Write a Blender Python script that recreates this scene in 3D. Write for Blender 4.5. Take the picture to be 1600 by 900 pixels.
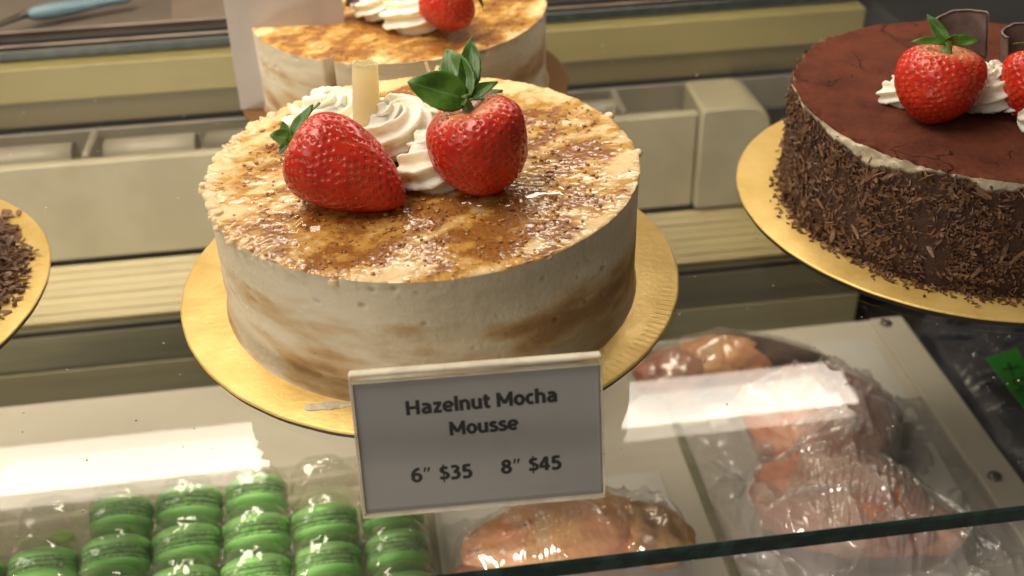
import bpy, math, random
import numpy as np
from mathutils import Vector, Matrix

sc = bpy.context.scene
for o in list(bpy.data.objects): bpy.data.objects.remove(o)
# ------------------------------------------------------------------ camera
CAM = np.array([-0.0124, -0.4726, 0.3094])
FW = np.array([0.0936, 0.8200, -0.5647]); FW /= np.linalg.norm(FW)
RT = np.array([0.9912, -0.1303, -0.0249]); RT -= FW*(RT@FW); RT /= np.linalg.norm(RT)
UP = np.cross(RT, FW)
FPX = 1700.0
cd = bpy.data.cameras.new('camera'); cam = bpy.data.objects.new('camera', cd)
sc.collection.objects.link(cam); sc.camera = cam
cd.sensor_width = 36; cd.lens = 36*FPX/1600; cd.clip_start = .01; cd.clip_end = 30
cam.matrix_world = Matrix(((RT[0], UP[0], -FW[0], CAM[0]), (RT[1], UP[1], -FW[1], CAM[1]), (RT[2], UP[2], -FW[2], CAM[2]), (0, 0, 0, 1)))
cd.dof.use_dof = True; cd.dof.focus_distance = .495; cd.dof.aperture_fstop = 8.0
# ------------------------------------------------------------------ world and exposure
w = bpy.data.worlds.new('World'); sc.world = w; w.use_nodes = True
w.node_tree.nodes['Background'].inputs[0].default_value = (1.0, .9, .78, 1)
w.node_tree.nodes['Background'].inputs[1].default_value = .12
sc.view_settings.view_transform = 'Standard'; sc.view_settings.look = 'None'
sc.view_settings.exposure = .22; sc.view_settings.gamma = 1; sc.view_settings.use_curve_mapping = False
sc.cycles.max_bounces = 10; sc.cycles.transparent_max_bounces = 24; sc.cycles.caustics_reflective = False
sc.cycles.caustics_refractive = False; sc.cycles.sample_clamp_indirect = 3
# room light: a soft ceiling panel in the shop, in front and to the left of the case
def area(name, loc, target, size, power, col):
    l = bpy.data.lights.new(name, 'AREA'); l.shape = 'RECTANGLE'; l.size, l.size_y = size; l.energy = power; l.color = col
    o = bpy.data.objects.new(name, l); sc.collection.objects.link(o); o.location = loc
    o.rotation_euler = (Vector(target)-Vector(loc)).to_track_quat('-Z', 'Y').to_euler(); return o
area('room_light', (-1.25, -1.05, 1.0), (0, 0, 0), (.9, .6), 4.9, (1, .93, .84))
area('overhead_fill', (-.55, .02, 1.40), (-.12, 0, -.1), (1.1, .5), 17.0, (1, .9, .76))  # added fill from above, brightens the lower deck through the glass

fl = area('low_front_fill', (-.30, -.33, -.175), (-.14, .05, -.19), (.5, .02), .75, (1, .9, .78)); fl.data.spread = math.radians(95)  # added low fill for the macaron and ham fronts, not a fitting of the case

# ------------------------------------------------------------------ helpers
rnd = random.Random(7); rng = np.random.default_rng(7)
def pix(x, y, X=None, Y=None, Z=None, D=None):
    d = FW+(x-800)/FPX*RT+(450-y)/FPX*UP
    if Z is not None: t = (Z-CAM[2])/d[2]
    elif Y is not None: t = (Y-CAM[1])/d[1]
    elif X is not None: t = (X-CAM[0])/d[0]
    else: t = D
    return CAM+d*t
def _h(i):
    i = i.astype(np.int64)
    n = (i[..., 0]*374761393+i[..., 1]*668265263+i[..., 2]*1274126177) & 0xffffffff
    n = ((n ^ (n >> 13))*1274126177) & 0xffffffff
    n = (n ^ (n >> 16)) & 0xffffffff
    return n/4294967295.0
def vnoise(P):
    i = np.floor(P); f = P-i; f = f*f*(3-2*f); r = 0
    for dx in (0, 1):
        for dy in (0, 1):
            for dz in (0, 1):
                wt = (f[..., 0] if dx else 1-f[..., 0])*(f[..., 1] if dy else 1-f[..., 1])*(f[..., 2] if dz else 1-f[..., 2])
                r = r+wt*_h(i+np.array([dx, dy, dz]))
    return r
def fbm(P, o=4, off=0.0):
    P = np.asarray(P, float)+off+11.3; a = .5; s = 0; t = 0
    for k in range(o):
        s = s+a*vnoise(P); t += a; a *= .5; P = P*2.03+3.7
    return s/t
def sstep(a, b, x):
    t = np.clip((x-a)/(b-a), 0, 1); return t*t*(3-2*t)

class NT:
    def __init__(s, name):
        s.m = bpy.data.materials.new(name); s.m.use_nodes = True; s.t = s.m.node_tree
        s.t.nodes.clear(); s.out = s.t.nodes.new('ShaderNodeOutputMaterial')
    def n(s, typ, inp=None, **kw):
        nd = s.t.nodes.new('ShaderNode'+typ)
        for k, v in kw.items(): setattr(nd, k, v)
        for k, v in (inp or {}).items():
            sk = nd.inputs[k]
            if isinstance(v, bpy.types.NodeSocket): s.t.links.new(v, sk)
            else: sk.default_value = v
        return nd
    def coord(s, scale=(1, 1, 1), rot=(0, 0, 0)):
        c = s.n('TexCoord'); return s.n('Mapping', {'Vector': c.outputs['Object'], 'Scale': scale, 'Rotation': rot}).outputs[0]
    def noise(s, vec, scale, detail=4, rough=.55, dist=0):
        return s.n('TexNoise', {'Vector': vec, 'Scale': scale, 'Detail': detail, 'Roughness': rough, 'Distortion': dist}).outputs['Fac']
    def ramp(s, fac, lo, hi):
        return s.n('MapRange', {'Value': fac, 'From Min': lo, 'From Max': hi}, interpolation_type='SMOOTHSTEP').outputs[0]
    def math(s, op, a, b=0.0):
        return s.n('Math', {0: a, 1: b}, operation=op).outputs[0]
    def mix(s, f, a, b):
        nd = s.n('Mix', data_type='RGBA')
        for i, v in ((0, f), (6, a), (7, b)):
            if isinstance(v, bpy.types.NodeSocket): s.t.links.new(v, nd.inputs[i])
            else: nd.inputs[i].default_value = v if not isinstance(v, tuple) or len(v) == 4 else (*v, 1)
        return nd.outputs[2]
    def attr(s, name): return s.n('Attribute', attribute_name=name).outputs['Fac']
    def bump(s, h, strength, dist=.001, nrm=None):
        i = {'Height': h, 'Strength': strength, 'Distance': dist}
        if nrm is not None: i['Normal'] = nrm
        return s.n('Bump', i).outputs[0]
    def pbr(s, **kw):
        mp = dict(col='Base Color', rough='Roughness', metal='Metallic', nrm='Normal', sss='Subsurface Weight', sssr='Subsurface Radius', ssss='Subsurface Scale', coat='Coat Weight', coatr='Coat Roughness', coatn='Coat Normal', spec='Specular IOR Level', trans='Transmission Weight', alpha='Alpha', em='Emission Color', es='Emission Strength', sheen='Sheen Weight')
        p = s.n('BsdfPrincipled')
        for k, v in kw.items():
            sk = p.inputs[mp[k]]
            if isinstance(v, bpy.types.NodeSocket): s.t.links.new(v, sk)
            else: sk.default_value = (*v, 1) if isinstance(v, tuple) and len(v) == 3 and k != 'sssr' else v
        return p.outputs[0]
    def done(s, sh):
        s.t.links.new(sh, s.out.inputs[0]); return s.m
def simple(name, col, rough=.5, col2=None, scale=60, lo=.4, hi=.65, bs=None, bst=.3, bd=.0005, mscale=(1, 1, 1), **kw):
    t = NT(name); v = t.coord(mscale); c = (*col, 1)
    if col2: c = t.mix(t.ramp(t.noise(v, scale), lo, hi), (*col, 1), (*col2, 1))
    if bs: kw['nrm'] = t.bump(t.noise(v, bs), bst, bd)
    rv = t.math('ADD', t.math('MULTIPLY', t.noise(v, scale*1.7), .16), rough-.08)
    return t.done(t.pbr(col=c, rough=rv, **kw))
def clear(name, tint=(1, 1, 1), f0=.045, rough=.02, milk=0.0, milkcol=(.8, .8, .78), wr=None):
    """thin clear sheet: Schlick reflection over a transparent pass-through, with a share of milky diffuse"""
    t = NT(name); g = t.n('NewGeometry')
    nrm = None
    if wr: nrm = t.bump(t.noise(t.coord(), wr[0], 3), wr[1], wr[2])
    d = t.n('VectorMath', {0: g.outputs['Incoming'], 1: nrm if nrm is not None else g.outputs['Normal']}, operation='DOT_PRODUCT').outputs['Value']
    c1 = t.math('SUBTRACT', 1.0, t.math('ABSOLUTE', d)); p5 = t.math('POWER', c1, 5.0)
    F = t.math('ADD', t.math('MULTIPLY', p5, 1-f0), f0)
    gl = t.n('BsdfGlossy', {'Color': (1, 1, 1, 1), 'Roughness': rough})
    if nrm is not None: t.t.links.new(nrm, gl.inputs['Normal'])
    tr = t.n('BsdfTransparent', {'Color': (*tint, 1)})
    base = tr.outputs[0]
    if milk:
        df = t.n('BsdfDiffuse', {'Color': (*milkcol, 1)})
        base = t.n('MixShader', {0: milk, 1: tr.outputs[0], 2: df.outputs[0]}).outputs[0]
    return t.done(t.n('MixShader', {0: F, 1: base, 2: gl.outputs[0]}).outputs[0])

COL = sc.collection
def link(o, parent=None):
    COL.objects.link(o)
    if parent is not None: o.parent = parent
    return o
def tag(o, label=None, cat=None, group=None, kind=None):
    if label: o['label'] = label
    if cat: o['category'] = cat
    if group: o['group'] = group
    if kind: o['kind'] = kind
    return o
def empty(name, loc, label, cat, group=None, rz=0):
    o = bpy.data.objects.new(name, None); o.empty_display_size = .02; o.location = loc; o.rotation_euler = (0, 0, rz)
    return tag(link(o), label, cat, group)
def mesh(name, V, F, mat, parent=None, smooth=True, loc=None, attrs=None, mats=None, midx=None):
    me = bpy.data.meshes.new(name); me.from_pydata(np.asarray(V, float).tolist(), [], [list(map(int, f)) for f in F] if not isinstance(F, np.ndarray) else F.tolist()); me.update()
    for m in (mats or [mat]): me.materials.append(m)
    if midx is not None: me.polygons.foreach_set('material_index', np.asarray(midx, np.int32))
    me.polygons.foreach_set('use_smooth', np.full(len(me.polygons), smooth))
    for k, v in (attrs or {}).items():
        a = me.attributes.new(k, 'FLOAT', 'POINT'); a.data.foreach_set('value', np.asarray(v, np.float32).ravel())
    o = bpy.data.objects.new(name, me)
    if loc is not None: o.location = loc
    return link(o, parent)
def gridfaces(n, m, cu=False, cv=False):
    i, j = np.meshgrid(np.arange(n if cu else n-1), np.arange(m if cv else m-1), indexing='ij')
    i2, j2 = (i+1) % n, (j+1) % m
    return np.stack([i*m+j, i2*m+j, i2*m+j2, i*m+j2], -1).reshape(-1, 4)
def boxdata(c, s, bev=0.0, R=None):
    """a box with chamfered edges (24 verts) or a plain one"""
    c = np.array(c, float); h = np.array(s, float)/2
    if bev <= 0:
        V = np.array([[x, y, z] for x in (-1, 1) for y in (-1, 1) for z in (-1, 1)], float)*h
        F = [(0, 1, 3, 2), (4, 6, 7, 5), (0, 4, 5, 1), (2, 3, 7, 6), (0, 2, 6, 4), (1, 5, 7, 3)]
    else:
        b = min(bev, h.min()*.9); V = []; idx = {}
        for x in (-1, 1):
            for y in (-1, 1):
                for z in (-1, 1):
                    for a in range(3):
                        p = np.array([x, y, z])*(h-b); p[a] = (x, y, z)[a]*h[a]
                        idx[(x, y, z, a)] = len(V); V.append(p)
        F = []
        for a in range(3):
            for s_ in (-1, 1):
                o = [k for k in range(3) if k != a]; q = []
                for (u, v) in ((-1, -1), (1, -1), (1, 1), (-1, 1)):
                    k = [0, 0, 0]; k[a] = s_; k[o[0]] = u; k[o[1]] = v; q.append(idx[(*k, a)])
                F.append(q)
        for a in range(3):
            o = [k for k in range(3) if k != a]
            for u in (-1, 1):
                for v in (-1, 1):
                    k0 = [0, 0, 0]; k0[a] = -1; k0[o[0]] = u; k0[o[1]] = v; k1 = list(k0); k1[a] = 1
                    F.append([idx[(*k0, o[0])], idx[(*k1, o[0])], idx[(*k1, o[1])], idx[(*k0, o[1])]])
        for x in (-1, 1):
            for y in (-1, 1):
                for z in (-1, 1): F.append([idx[(x, y, z, a)] for a in range(3)])
        V = np.array(V)
    if R is not None: V = V@np.array(R).T
    # consistent outward normals
    out = []
    for f in F:
        p = V[list(f)]; nn = np.cross(p[1]-p[0], p[2]-p[0]); out.append(list(f) if nn@p.mean(0) > 0 else list(f)[::-1])
    return V+c, out
def box(name, c, s, mat, parent=None, bev=.0006, R=None):
    V, F = boxdata(c, s, bev, R); return mesh(name, V, F, mat, parent, smooth=False)
def rotz(a): return np.array([[math.cos(a), -math.sin(a), 0], [math.sin(a), math.cos(a), 0], [0, 0, 1]])
def frame(axis, ref=(0, 0, 1)):
    a = np.array(axis, float); a /= np.linalg.norm(a); r = np.array(ref, float); u = r-a*(r@a)
    if np.linalg.norm(u) < 1e-4: u = np.array([1., 0, 0])-a*a[0]
    u /= np.linalg.norm(u); return u, np.cross(a, u), a
def tube(path, rad, seg=10, sect=None):
    """sweep a round (or given) section along a path -> V, F with end caps"""
    path = np.array(path, float); n = len(path); rad = np.broadcast_to(rad, (n,)); T = np.gradient(path, axis=0)
    u, v, a = frame(T[0], (0.03, .1, 1)); V = []; th = np.linspace(0, 2*np.pi, seg, endpoint=False)
    for i in range(n):
        a = T[i]/np.linalg.norm(T[i]); u = u-a*(u@a); u /= np.linalg.norm(u); v = np.cross(a, u)
        s = np.ones(seg) if sect is None else (sect(i/(n-1), th) if callable(sect) else sect)
        V.append(path[i]+rad[i]*s[:, None]*(np.cos(th)[:, None]*u+np.sin(th)[:, None]*v))
    V = np.concatenate(V); F = gridfaces(n, seg, cv=True)[:, ::-1].tolist()
    V = np.vstack([V, path[0], path[-1]]); k = n*seg
    F += [[k, j, (j+1) % seg] for j in range(seg)][::1]; F += [[k+1, (n-1)*seg+(j+1) % seg, (n-1)*seg+j] for j in range(seg)]
    return V, F

# ------------------------------------------------------------------ materials of the case
M = {}
M['glass'] = clear('shelf_glass', (.985, .975, .945), .035, .004)
M['glass_under'] = clear('shelf_glass_underside', (.985, .98, .955), .016, .004)
M['glass_edge'] = simple('glass_edge', (.008, .02, .016), .22, (.02, .045, .036), 90)
M['deck'] = simple('deck_enamel', (.70, .655, .555), .38, (.65, .60, .505), 9, bs=30, bst=.05)
M['dark_steel'] = simple('dark_steel', (.27, .255, .165), .42, (.22, .205, .13), 25, mscale=(.3, 3, 3))
M['olive_steel'] = simple('olive_steel', (.56, .51, .31), .42, (.48, .43, .26), 20, mscale=(.3, 3, 3))
M['black'] = simple('black_gap', (.007, .0065, .006), .6, (.012, .011, .009), 20)
M['cream_rib'] = simple('cream_ribs', (.50, .415, .20), .35, (.45, .37, .175), 30, mscale=(.15, 4, 4))
M['cover'] = simple('cover_plastic', (.50, .455, .315), .4, (.445, .40, .27), 14, bs=120, bst=.06)
M['cover_grey'] = simple('cover_tube_plastic', (.36, .325, .25), .35, (.31, .28, .21), 18)
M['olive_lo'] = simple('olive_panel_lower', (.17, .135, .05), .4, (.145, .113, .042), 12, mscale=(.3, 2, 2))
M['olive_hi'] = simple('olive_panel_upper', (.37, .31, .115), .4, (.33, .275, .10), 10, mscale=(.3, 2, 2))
M['rail'] = simple('rail_metal', (.16, .125, .09), .38, (.10, .075, .055), 45, metal=.55, mscale=(.4, 4, 4))
M['counter'] = simple('counter_brown', (.17, .135, .10), .55, (.13, .10, .072), 8, bs=60, bst=.1)
M['kraft'] = simple('kraft_sheet', (.21, .155, .105), .7, (.18, .13, .085), 14)
M['screw'] = simple('screw_metal', (.25, .23, .2), .4, (.15, .14, .12), 200, metal=.8)

# ------------------------------------------------------------------ the case: lower deck, rear, glass shelf
ZG = -.004; ZD = -.225
deck = box('lower_deck', (-.3065, -.045, ZD-.006), (1.383, .51, .012), M['deck'], bev=.002); tag(deck, kind='structure')
box('deck_seam', (.1712, -.02, ZD+.0012), (.0062, .44, .003), M['dark_steel'], deck, bev=.0008)
box('edge_strip', (.372, -.045, ZD+.002), (.027, .5, .0045), M['deck'], deck, bev=.001)
for y in (.196, .018, -.16):
    th = np.linspace(0, 2*np.pi, 16, endpoint=False); V = []; F = []
    prof = [(0, .0028), (.0028, .0026), (.0044, .0014), (.005, -.001)]
    P = np.array([[[r*math.cos(a), r*math.sin(a), z] for a in th] for r, z in prof]).reshape(-1, 3)
    mesh('screw', P+np.array([.3685, y, ZD+.0045]), gridfaces(4, 16, cv=True), M['screw'], deck)
rear = box('rear_wall', (-.28, .392, -.26), (1.3, .012, .50), M['dark_steel'], bev=0); tag(rear, kind='structure')
def strip(name, z0, z1, y, mat, x0=-.9, x1=.375, d=.012, bev=.001): return box(name, ((x0+x1)/2, y+d/2, (z0+z1)/2), (x1-x0, d, z1-z0), mat, rear, bev)
strip('lower_band', -.40, -.2350, .2606, M['olive_steel'])
strip('dark_band', -.2348, -.2005, .2609, M['dark_steel'])
strip('slot', -.2004, -.1962, .2640, M['black'])
strip('trim', -.1961, -.1915, .2606, M['dark_steel'])
pa, pb = np.array([.262, -.1858]), np.array([.3022, -.1592]); sd_ = (pb-pa)/np.linalg.norm(pb-pa); Ls = np.linalg.norm(pb-pa)/7
Rx = np.array(Matrix.Rotation(math.atan2(sd_[1], sd_[0]), 3, 'X'))
for i in range(7): # sloping ribbed sill in front of the rear wall
    m_ = pa+sd_*Ls*(i+.5); box('rib', (-.262, m_[0], m_[1]-.004+(.0002 if i % 2 else 0)), (1.27, Ls-.0003, .008), M['cream_rib'], rear, .0003, Rx)
strip('tube_backing', -.100, -.0695, .3565, M['cover_grey'])
strip('black_shadow_gap', -.0694, -.0640, .358, M['black'])
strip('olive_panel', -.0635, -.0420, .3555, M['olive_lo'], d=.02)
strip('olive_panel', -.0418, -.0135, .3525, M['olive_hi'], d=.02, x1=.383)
# evaporator cover under the shelf
cov = empty('evaporator_cover', (0, .3, -.1585), 'pale cream plastic cover with rounded end under the glass shelf', 'cover')
def cbox(name, x0, x1, y0, y1, z0, z1, mat, bev=.002):
    return box(name, ((x0+x1)/2, (y0+y1)/2-.3, (z0+z1)/2+.1585), (x1-x0, y1-y0, z1-z0), mat, cov, bev)
cbox('front_panel', -.9, .2318, .3035, .312, -.1583, -.0720, M['cover'])
cbox('ledge', -.9, .2318, .3122, .356, -.1000, -.0920, M['cover_grey'])
for x0, x1 in ((-.9, -.345), (-.335, -.262), (-.238, -.168), (-.160, -.02), (-.01, .075), (.085, .168)):
    V, F = tube([(x, .329-.3, -.081+.1585) for x in np.linspace(x0, x1, 4)], .0135, 18); mesh('duct_tube', V, F, M['cover_grey'], cov)
for x in (-.25, .172): cbox('divider', x-.003, x+.003, .3123, .355, -.0918, -.069, M['cover_grey'])
# rounded end: rounded-rectangle outline extruded in depth
def roundrect(x0, x1, z0, z1, r, n=8):
    pts = []
    for cx, cz, a0 in ((x1-r[0], z0+r[0], -90), (x1-r[1], z1-r[1], 0), (x0+r[2], z1-r[2], 90), (x0+r[3], z0+r[3], 180)):
        rr = r[len(pts)//n]
        for k in range(n): a = math.radians(a0+90*k/(n-1)); pts.append((cx+rr*math.cos(a), cz+rr*math.sin(a)))
    return np.array(pts)
def extrude_outline(pts, y0, y1, bev=.0025):
    n = len(pts); c = pts.mean(0); d = (pts-c); s = 1-bev/np.abs(d).max()
    rings = [(s, y0), (1, y0+bev), (1, y1)]
    V = np.concatenate([np.c_[c[0]+d[:, 0]*k, np.full(n, y), c[1]+d[:, 1]*k] for k, y in rings])
    F = gridfaces(3, n, cv=True).tolist()+[list(range(n))[::-1], list(range(2*n, 3*n))]
    F = [f[::-1] for f in F]
    return V, F
V, F = extrude_outline(roundrect(.2325, .2915, -.1583, -.0660, (.004, .022, .004, .003)), .2965, .352)
e = mesh('end_cap', V-np.array([0, .3, -.1585]), F, M['cover'], cov, smooth=False)
# black cabinet to the right of the deck
cab = box('dark_cabinet', (.655, .70, -.262), (.53, .84, .50), M['black'], bev=.004); tag(cab, 'black cabinet side standing behind the right end of the shelf', 'cabinet')
wall = box('side_wall', (.62, .03, -.02), (.012, .48, .9), M['black'], bev=0); tag(wall, kind='structure')
# rails at the back edge of the shelf
rl = empty('sliding_door_rail', (-.25, .372, -.0135), 'brown metal sliding door rails along the back edge of the glass shelf', 'rail')
for y, dy, z0, z1, m in ((.3745, .0045, -.0132, -.002, 'rail'), (.3795, .004, -.0132, .0005, 'black'), (.386, .006, -.0132, -.001, 'rail'), (.3925, .004, -.0132, .003, 'rail')):
    box('track', (0, y-.372, (z0+z1)/2+.0135), (1.26, dy, z1-z0), M[m], rl, bev=.0008)
counter = box('work_counter', (-.265, .80, -.02), (1.30, .80, .03), M['counter'], bev=.002); tag(counter, kind='structure')
ks = box('kraft_sheet', (.02, .56, -.0035), (.44, .28, .0022), M['kraft'], bev=.0004, R=rotz(.12)); tag(ks, 'brown kraft sheet lying on the counter behind the back cake', 'sheet')
# glass shelf
gl = empty('glass_shelf', (-.2, -.2, ZG-.008), 'clear glass shelf with dark green polished edge carrying the cakes', 'shelf')
gx0, gx1, gy0, gy1 = -.95, .61, -.1985, .366
def sheet(z, flip=False): return np.array([[gx0, gy0, z], [gx1, gy0, z], [gx1, gy1, z], [gx0, gy1, z]])
off = np.array([.2, .2, -(ZG-.008)])
V = np.vstack([sheet(ZG), sheet(ZG-.008)])
mesh('pane', V+off, [[0, 1, 2, 3], [7, 6, 5, 4]], None, gl, smooth=False, mats=[M['glass'], M['glass_under']], midx=[0, 1])
b = .0011
V, F = boxdata(((gx0+gx1)/2, gy0-.0006, ZG-.004), (gx1-gx0, .0022, .0079), .0009); mesh('polished_edge', V+off, F, M['glass_edge'], gl, smooth=False)
V, F = boxdata(((gx0+gx1)/2, gy1+.0006, ZG-.004), (gx1-gx0, .002, .0079), .0006); mesh('polished_edge', V+off, F, M['glass_edge'], gl, smooth=False)

# strip lamp above the shelf (seen as the white reflection in the glass)
lamp = empty('strip_lamp', (0, .23, .30), 'long warm white strip lamp hung over the cakes, reflected in the glass', 'lamp')
t = NT('lamp_diffuser'); yy = t.n('SeparateXYZ', {0: t.n('TexCoord').outputs['Object']}).outputs[1]
es_ = t.n('MapRange', {'Value': yy, 'From Min': -.028, 'From Max': .03, 'To Min': 15.5, 'To Max': 9.0}).outputs[0]  # emission graded front to back to put the fade into its reflection
M['emit'] = t.done(t.n('Emission', {'Color': (1, .895, .76, 1), 'Strength': es_}).outputs[0])
M['lamp_body'] = simple('lamp_housing', (.7, .7, .68), .4, (.62, .62, .6), 20)
LX0, LX1 = -.85, .362
box('diffuser', ((LX0+LX1)/2, 0, .0), (LX1-LX0, .056, .004), M['emit'], lamp, bev=.001)
box('housing', ((LX0+LX1)/2, 0, .018), (LX1-LX0+.02, .062, .031), M['lamp_body'], lamp, bev=.003)
for s in (LX0-.006, LX1+.006): box('end_cap', (s, 0, .0095), (.01, .066, .05), M['lamp_body'], lamp, bev=.002)

# ------------------------------------------------------------------ cake boards
t = NT('gold_foil_board'); v = t.coord()
geo = t.n('SeparateXYZ', {0: t.n('TexCoord').outputs['Object']})
ang = t.math('ARCTAN2', geo.outputs[1], geo.outputs[0])
rad = t.math('SQRT', t.math('ADD', t.math('MULTIPLY', geo.outputs[0], geo.outputs[0]), t.math('MULTIPLY', geo.outputs[1], geo.outputs[1])))
tooth = t.math('MULTIPLY', t.ramp(t.math('SINE', t.math('MULTIPLY', ang, 190.0)), .2, .9), t.math('MULTIPLY', t.ramp(rad, .117, .121), t.ramp(t.math('SINE', t.math('ADD', ang, 2.35)), .86, .97)))
h = t.math('SUBTRACT', t.noise(v, 260, 5), t.math('MULTIPLY', tooth, .9))
colr = t.mix(t.ramp(t.noise(v, 35, 5), .35, .7), (.76, .53, .18), (.66, .43, .12))
M['gold'] = t.done(t.pbr(col=colr, rough=t.math('ADD', .30, t.math('MULTIPLY', t.noise(v, 80), .25)), metal=.42, nrm=t.bump(h, .35, .0008)))
M['board_core'] = simple('board_core', (.012, .010, .008), .5, (.03, .022, .014), 90)
t = NT('brown_board'); v = t.coord()
M['brown_board'] = t.done(t.pbr(col=t.mix(t.noise(v, 40), (.23, .115, .035), (.17, .08, .024)), rough=.4, metal=.3, nrm=t.bump(t.noise(v, 200), .2, .0005)))
def board(loc, r, label, top='gold'):
    n = 160; th = np.linspace(0, 2*np.pi, n, endpoint=False)
    wob = 1+.0015*np.sin(3*th+1)+.0008*np.sin(31*th)
    rings = [(0.0, 0.0), (r*.3, 0), (r*.7, 0), (r-.0012, 0), (r-.0002, -.0005), (r, -.0011), (r-.0012, -.00125), (r-.0012, -.0040), (0.0, -.0040)]
    V = np.concatenate([np.c_[np.cos(th)*rr*wob, np.sin(th)*rr*wob, np.full(n, z)] for rr, z in rings])
    F = gridfaces(len(rings), n, cv=True)
    mi = np.repeat(np.array([0, 0, 0, 0, 0, 1, 1, 1]), n)
    o = mesh('cake_board', V, F, None, mats=[M[top], M['board_core']], midx=mi, loc=loc)
    return tag(o, label, 'cake board', 'round boards under the cakes')
MC = (.0004, -.0048); RC = (.3050, .0230); LC = (-.3257, .0205); BC = (-.0015, .2425)
bm = board((0, 0, 0), .127, 'round gold board under the whole hazelnut mocha cake behind the price sign')
br = board((.3050, .0320, 0), .127, 'round gold board under the chocolate cake on the right')
bl = board((LC[0], LC[1], 0), .127, 'round gold board with chocolate shavings cut off by the left edge')
bb = board((BC[0], BC[1], 0), .114, 'dull brown board under the mocha cake at the back', 'brown_board')

# ------------------------------------------------------------------ mocha mousse cakes
def stain_field(P):
    x, y = P[..., 0], P[..., 1]; r = np.hypot(x, y)
    Q = np.stack([x*.8+y*.6, (-x*.6+y*.8)*2.4, x*0], -1)
    big = fbm(np.stack([x*46, y*46, x*0], -1), 4, 3.1); streak = fbm(Q*56+fbm(P*30, 3)[..., None]*1.5, 4, 9.2)
    g = 0
    for cx, cy, s, a in ((-.045, -.060, .026, .30), (.0, -.066, .03, .26), (.055, -.035, .03, .32), (.06, .022, .026, .22), (.01, -.045, .04, .25), (0, .05, .03, .20), (-.07, -.02, .02, .22), (.035, -.07, .02, .15)):
        g = g+a*np.exp(-((x-cx)**2+(y-cy)**2)/(2*s*s))
    f = .80*big+1.20*streak+g*.32-.655-sstep(.080, .102, r)*.22+.08*sstep(.03, -.05, y)
    return np.clip(f*1.6, 0, 1)
t = NT('mocha_top'); v = t.coord(); st = t.attr('stain')
fine = t.noise(v, 420, 4, .6); mid = t.noise(v, 150, 4, .6)
s2 = t.math('ADD', st, t.math('MULTIPLY', t.math('SUBTRACT', mid, .5), 1.3))
cream = t.mix(t.ramp(t.noise(v, 45, 4), .35, .7), (.76, .555, .275), (.69, .475, .215))
c1 = t.mix(t.ramp(s2, .16, .62), cream, (.56, .30, .06))
c2 = t.mix(t.ramp(s2, .58, .95), c1, (.31, .125, .028))
c3 = t.mix(t.math('MULTIPLY', t.ramp(t.noise(v, 260, 3, .7), .56, .68), t.ramp(st, .2, .55)), c2, (.13, .042, .014))
hh = t.math('ADD', t.math('MULTIPLY', fine, .5), t.math('MULTIPLY', mid, .8))
M['mocha_top'] = t.done(t.pbr(col=c3, rough=t.math('SUBTRACT', .5, t.math('MULTIPLY', t.ramp(s2, .05, .4), .26)), spec=.45, coat=t.math('MULTIPLY', t.ramp(t.math('ADD', st, t.math('MULTIPLY', t.math('SUBTRACT', t.noise(v, 60, 3), .5), .8)), .10, .32), .7), coatr=.08, coatn=t.bump(t.math('ADD', t.noise(v, 130, 2), t.math('MULTIPLY', t.noise(v, 330, 2), .35)), .30, .0016), nrm=t.bump(hh, .40, .0014), sss=.08, sssr=(.9, .5, .25), ssss=.003))
t = NT('mocha_side'); v = t.coord((1, 1, 1)); vs = t.coord((11, 11, 60)); sm = t.attr('smear')
s2 = t.math('ADD', sm, t.math('MULTIPLY', t.math('SUBTRACT', t.noise(t.coord((50, 50, 170)), 1, 4, .6), .5), .55))
base = t.mix(t.ramp(t.noise(vs, 1, 4), .35, .7), (.70, .62, .47), (.63, .54, .385))
c1 = t.mix(t.ramp(s2, .25, .75), base, (.50, .335, .16)); c2 = t.mix(t.ramp(s2, .6, 1.05), c1, (.29, .155, .06))
h = t.math('ADD', t.noise(v, 350, 4), t.math('MULTIPLY', t.noise(t.coord((60, 60, 220)), 1, 3), .7))
M['mocha_side'] = t.done(t.pbr(col=c2, rough=.55, nrm=t.bump(h, .35, .0012), sss=.06, sssr=(.9, .5, .25), ssss=.003))
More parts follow.
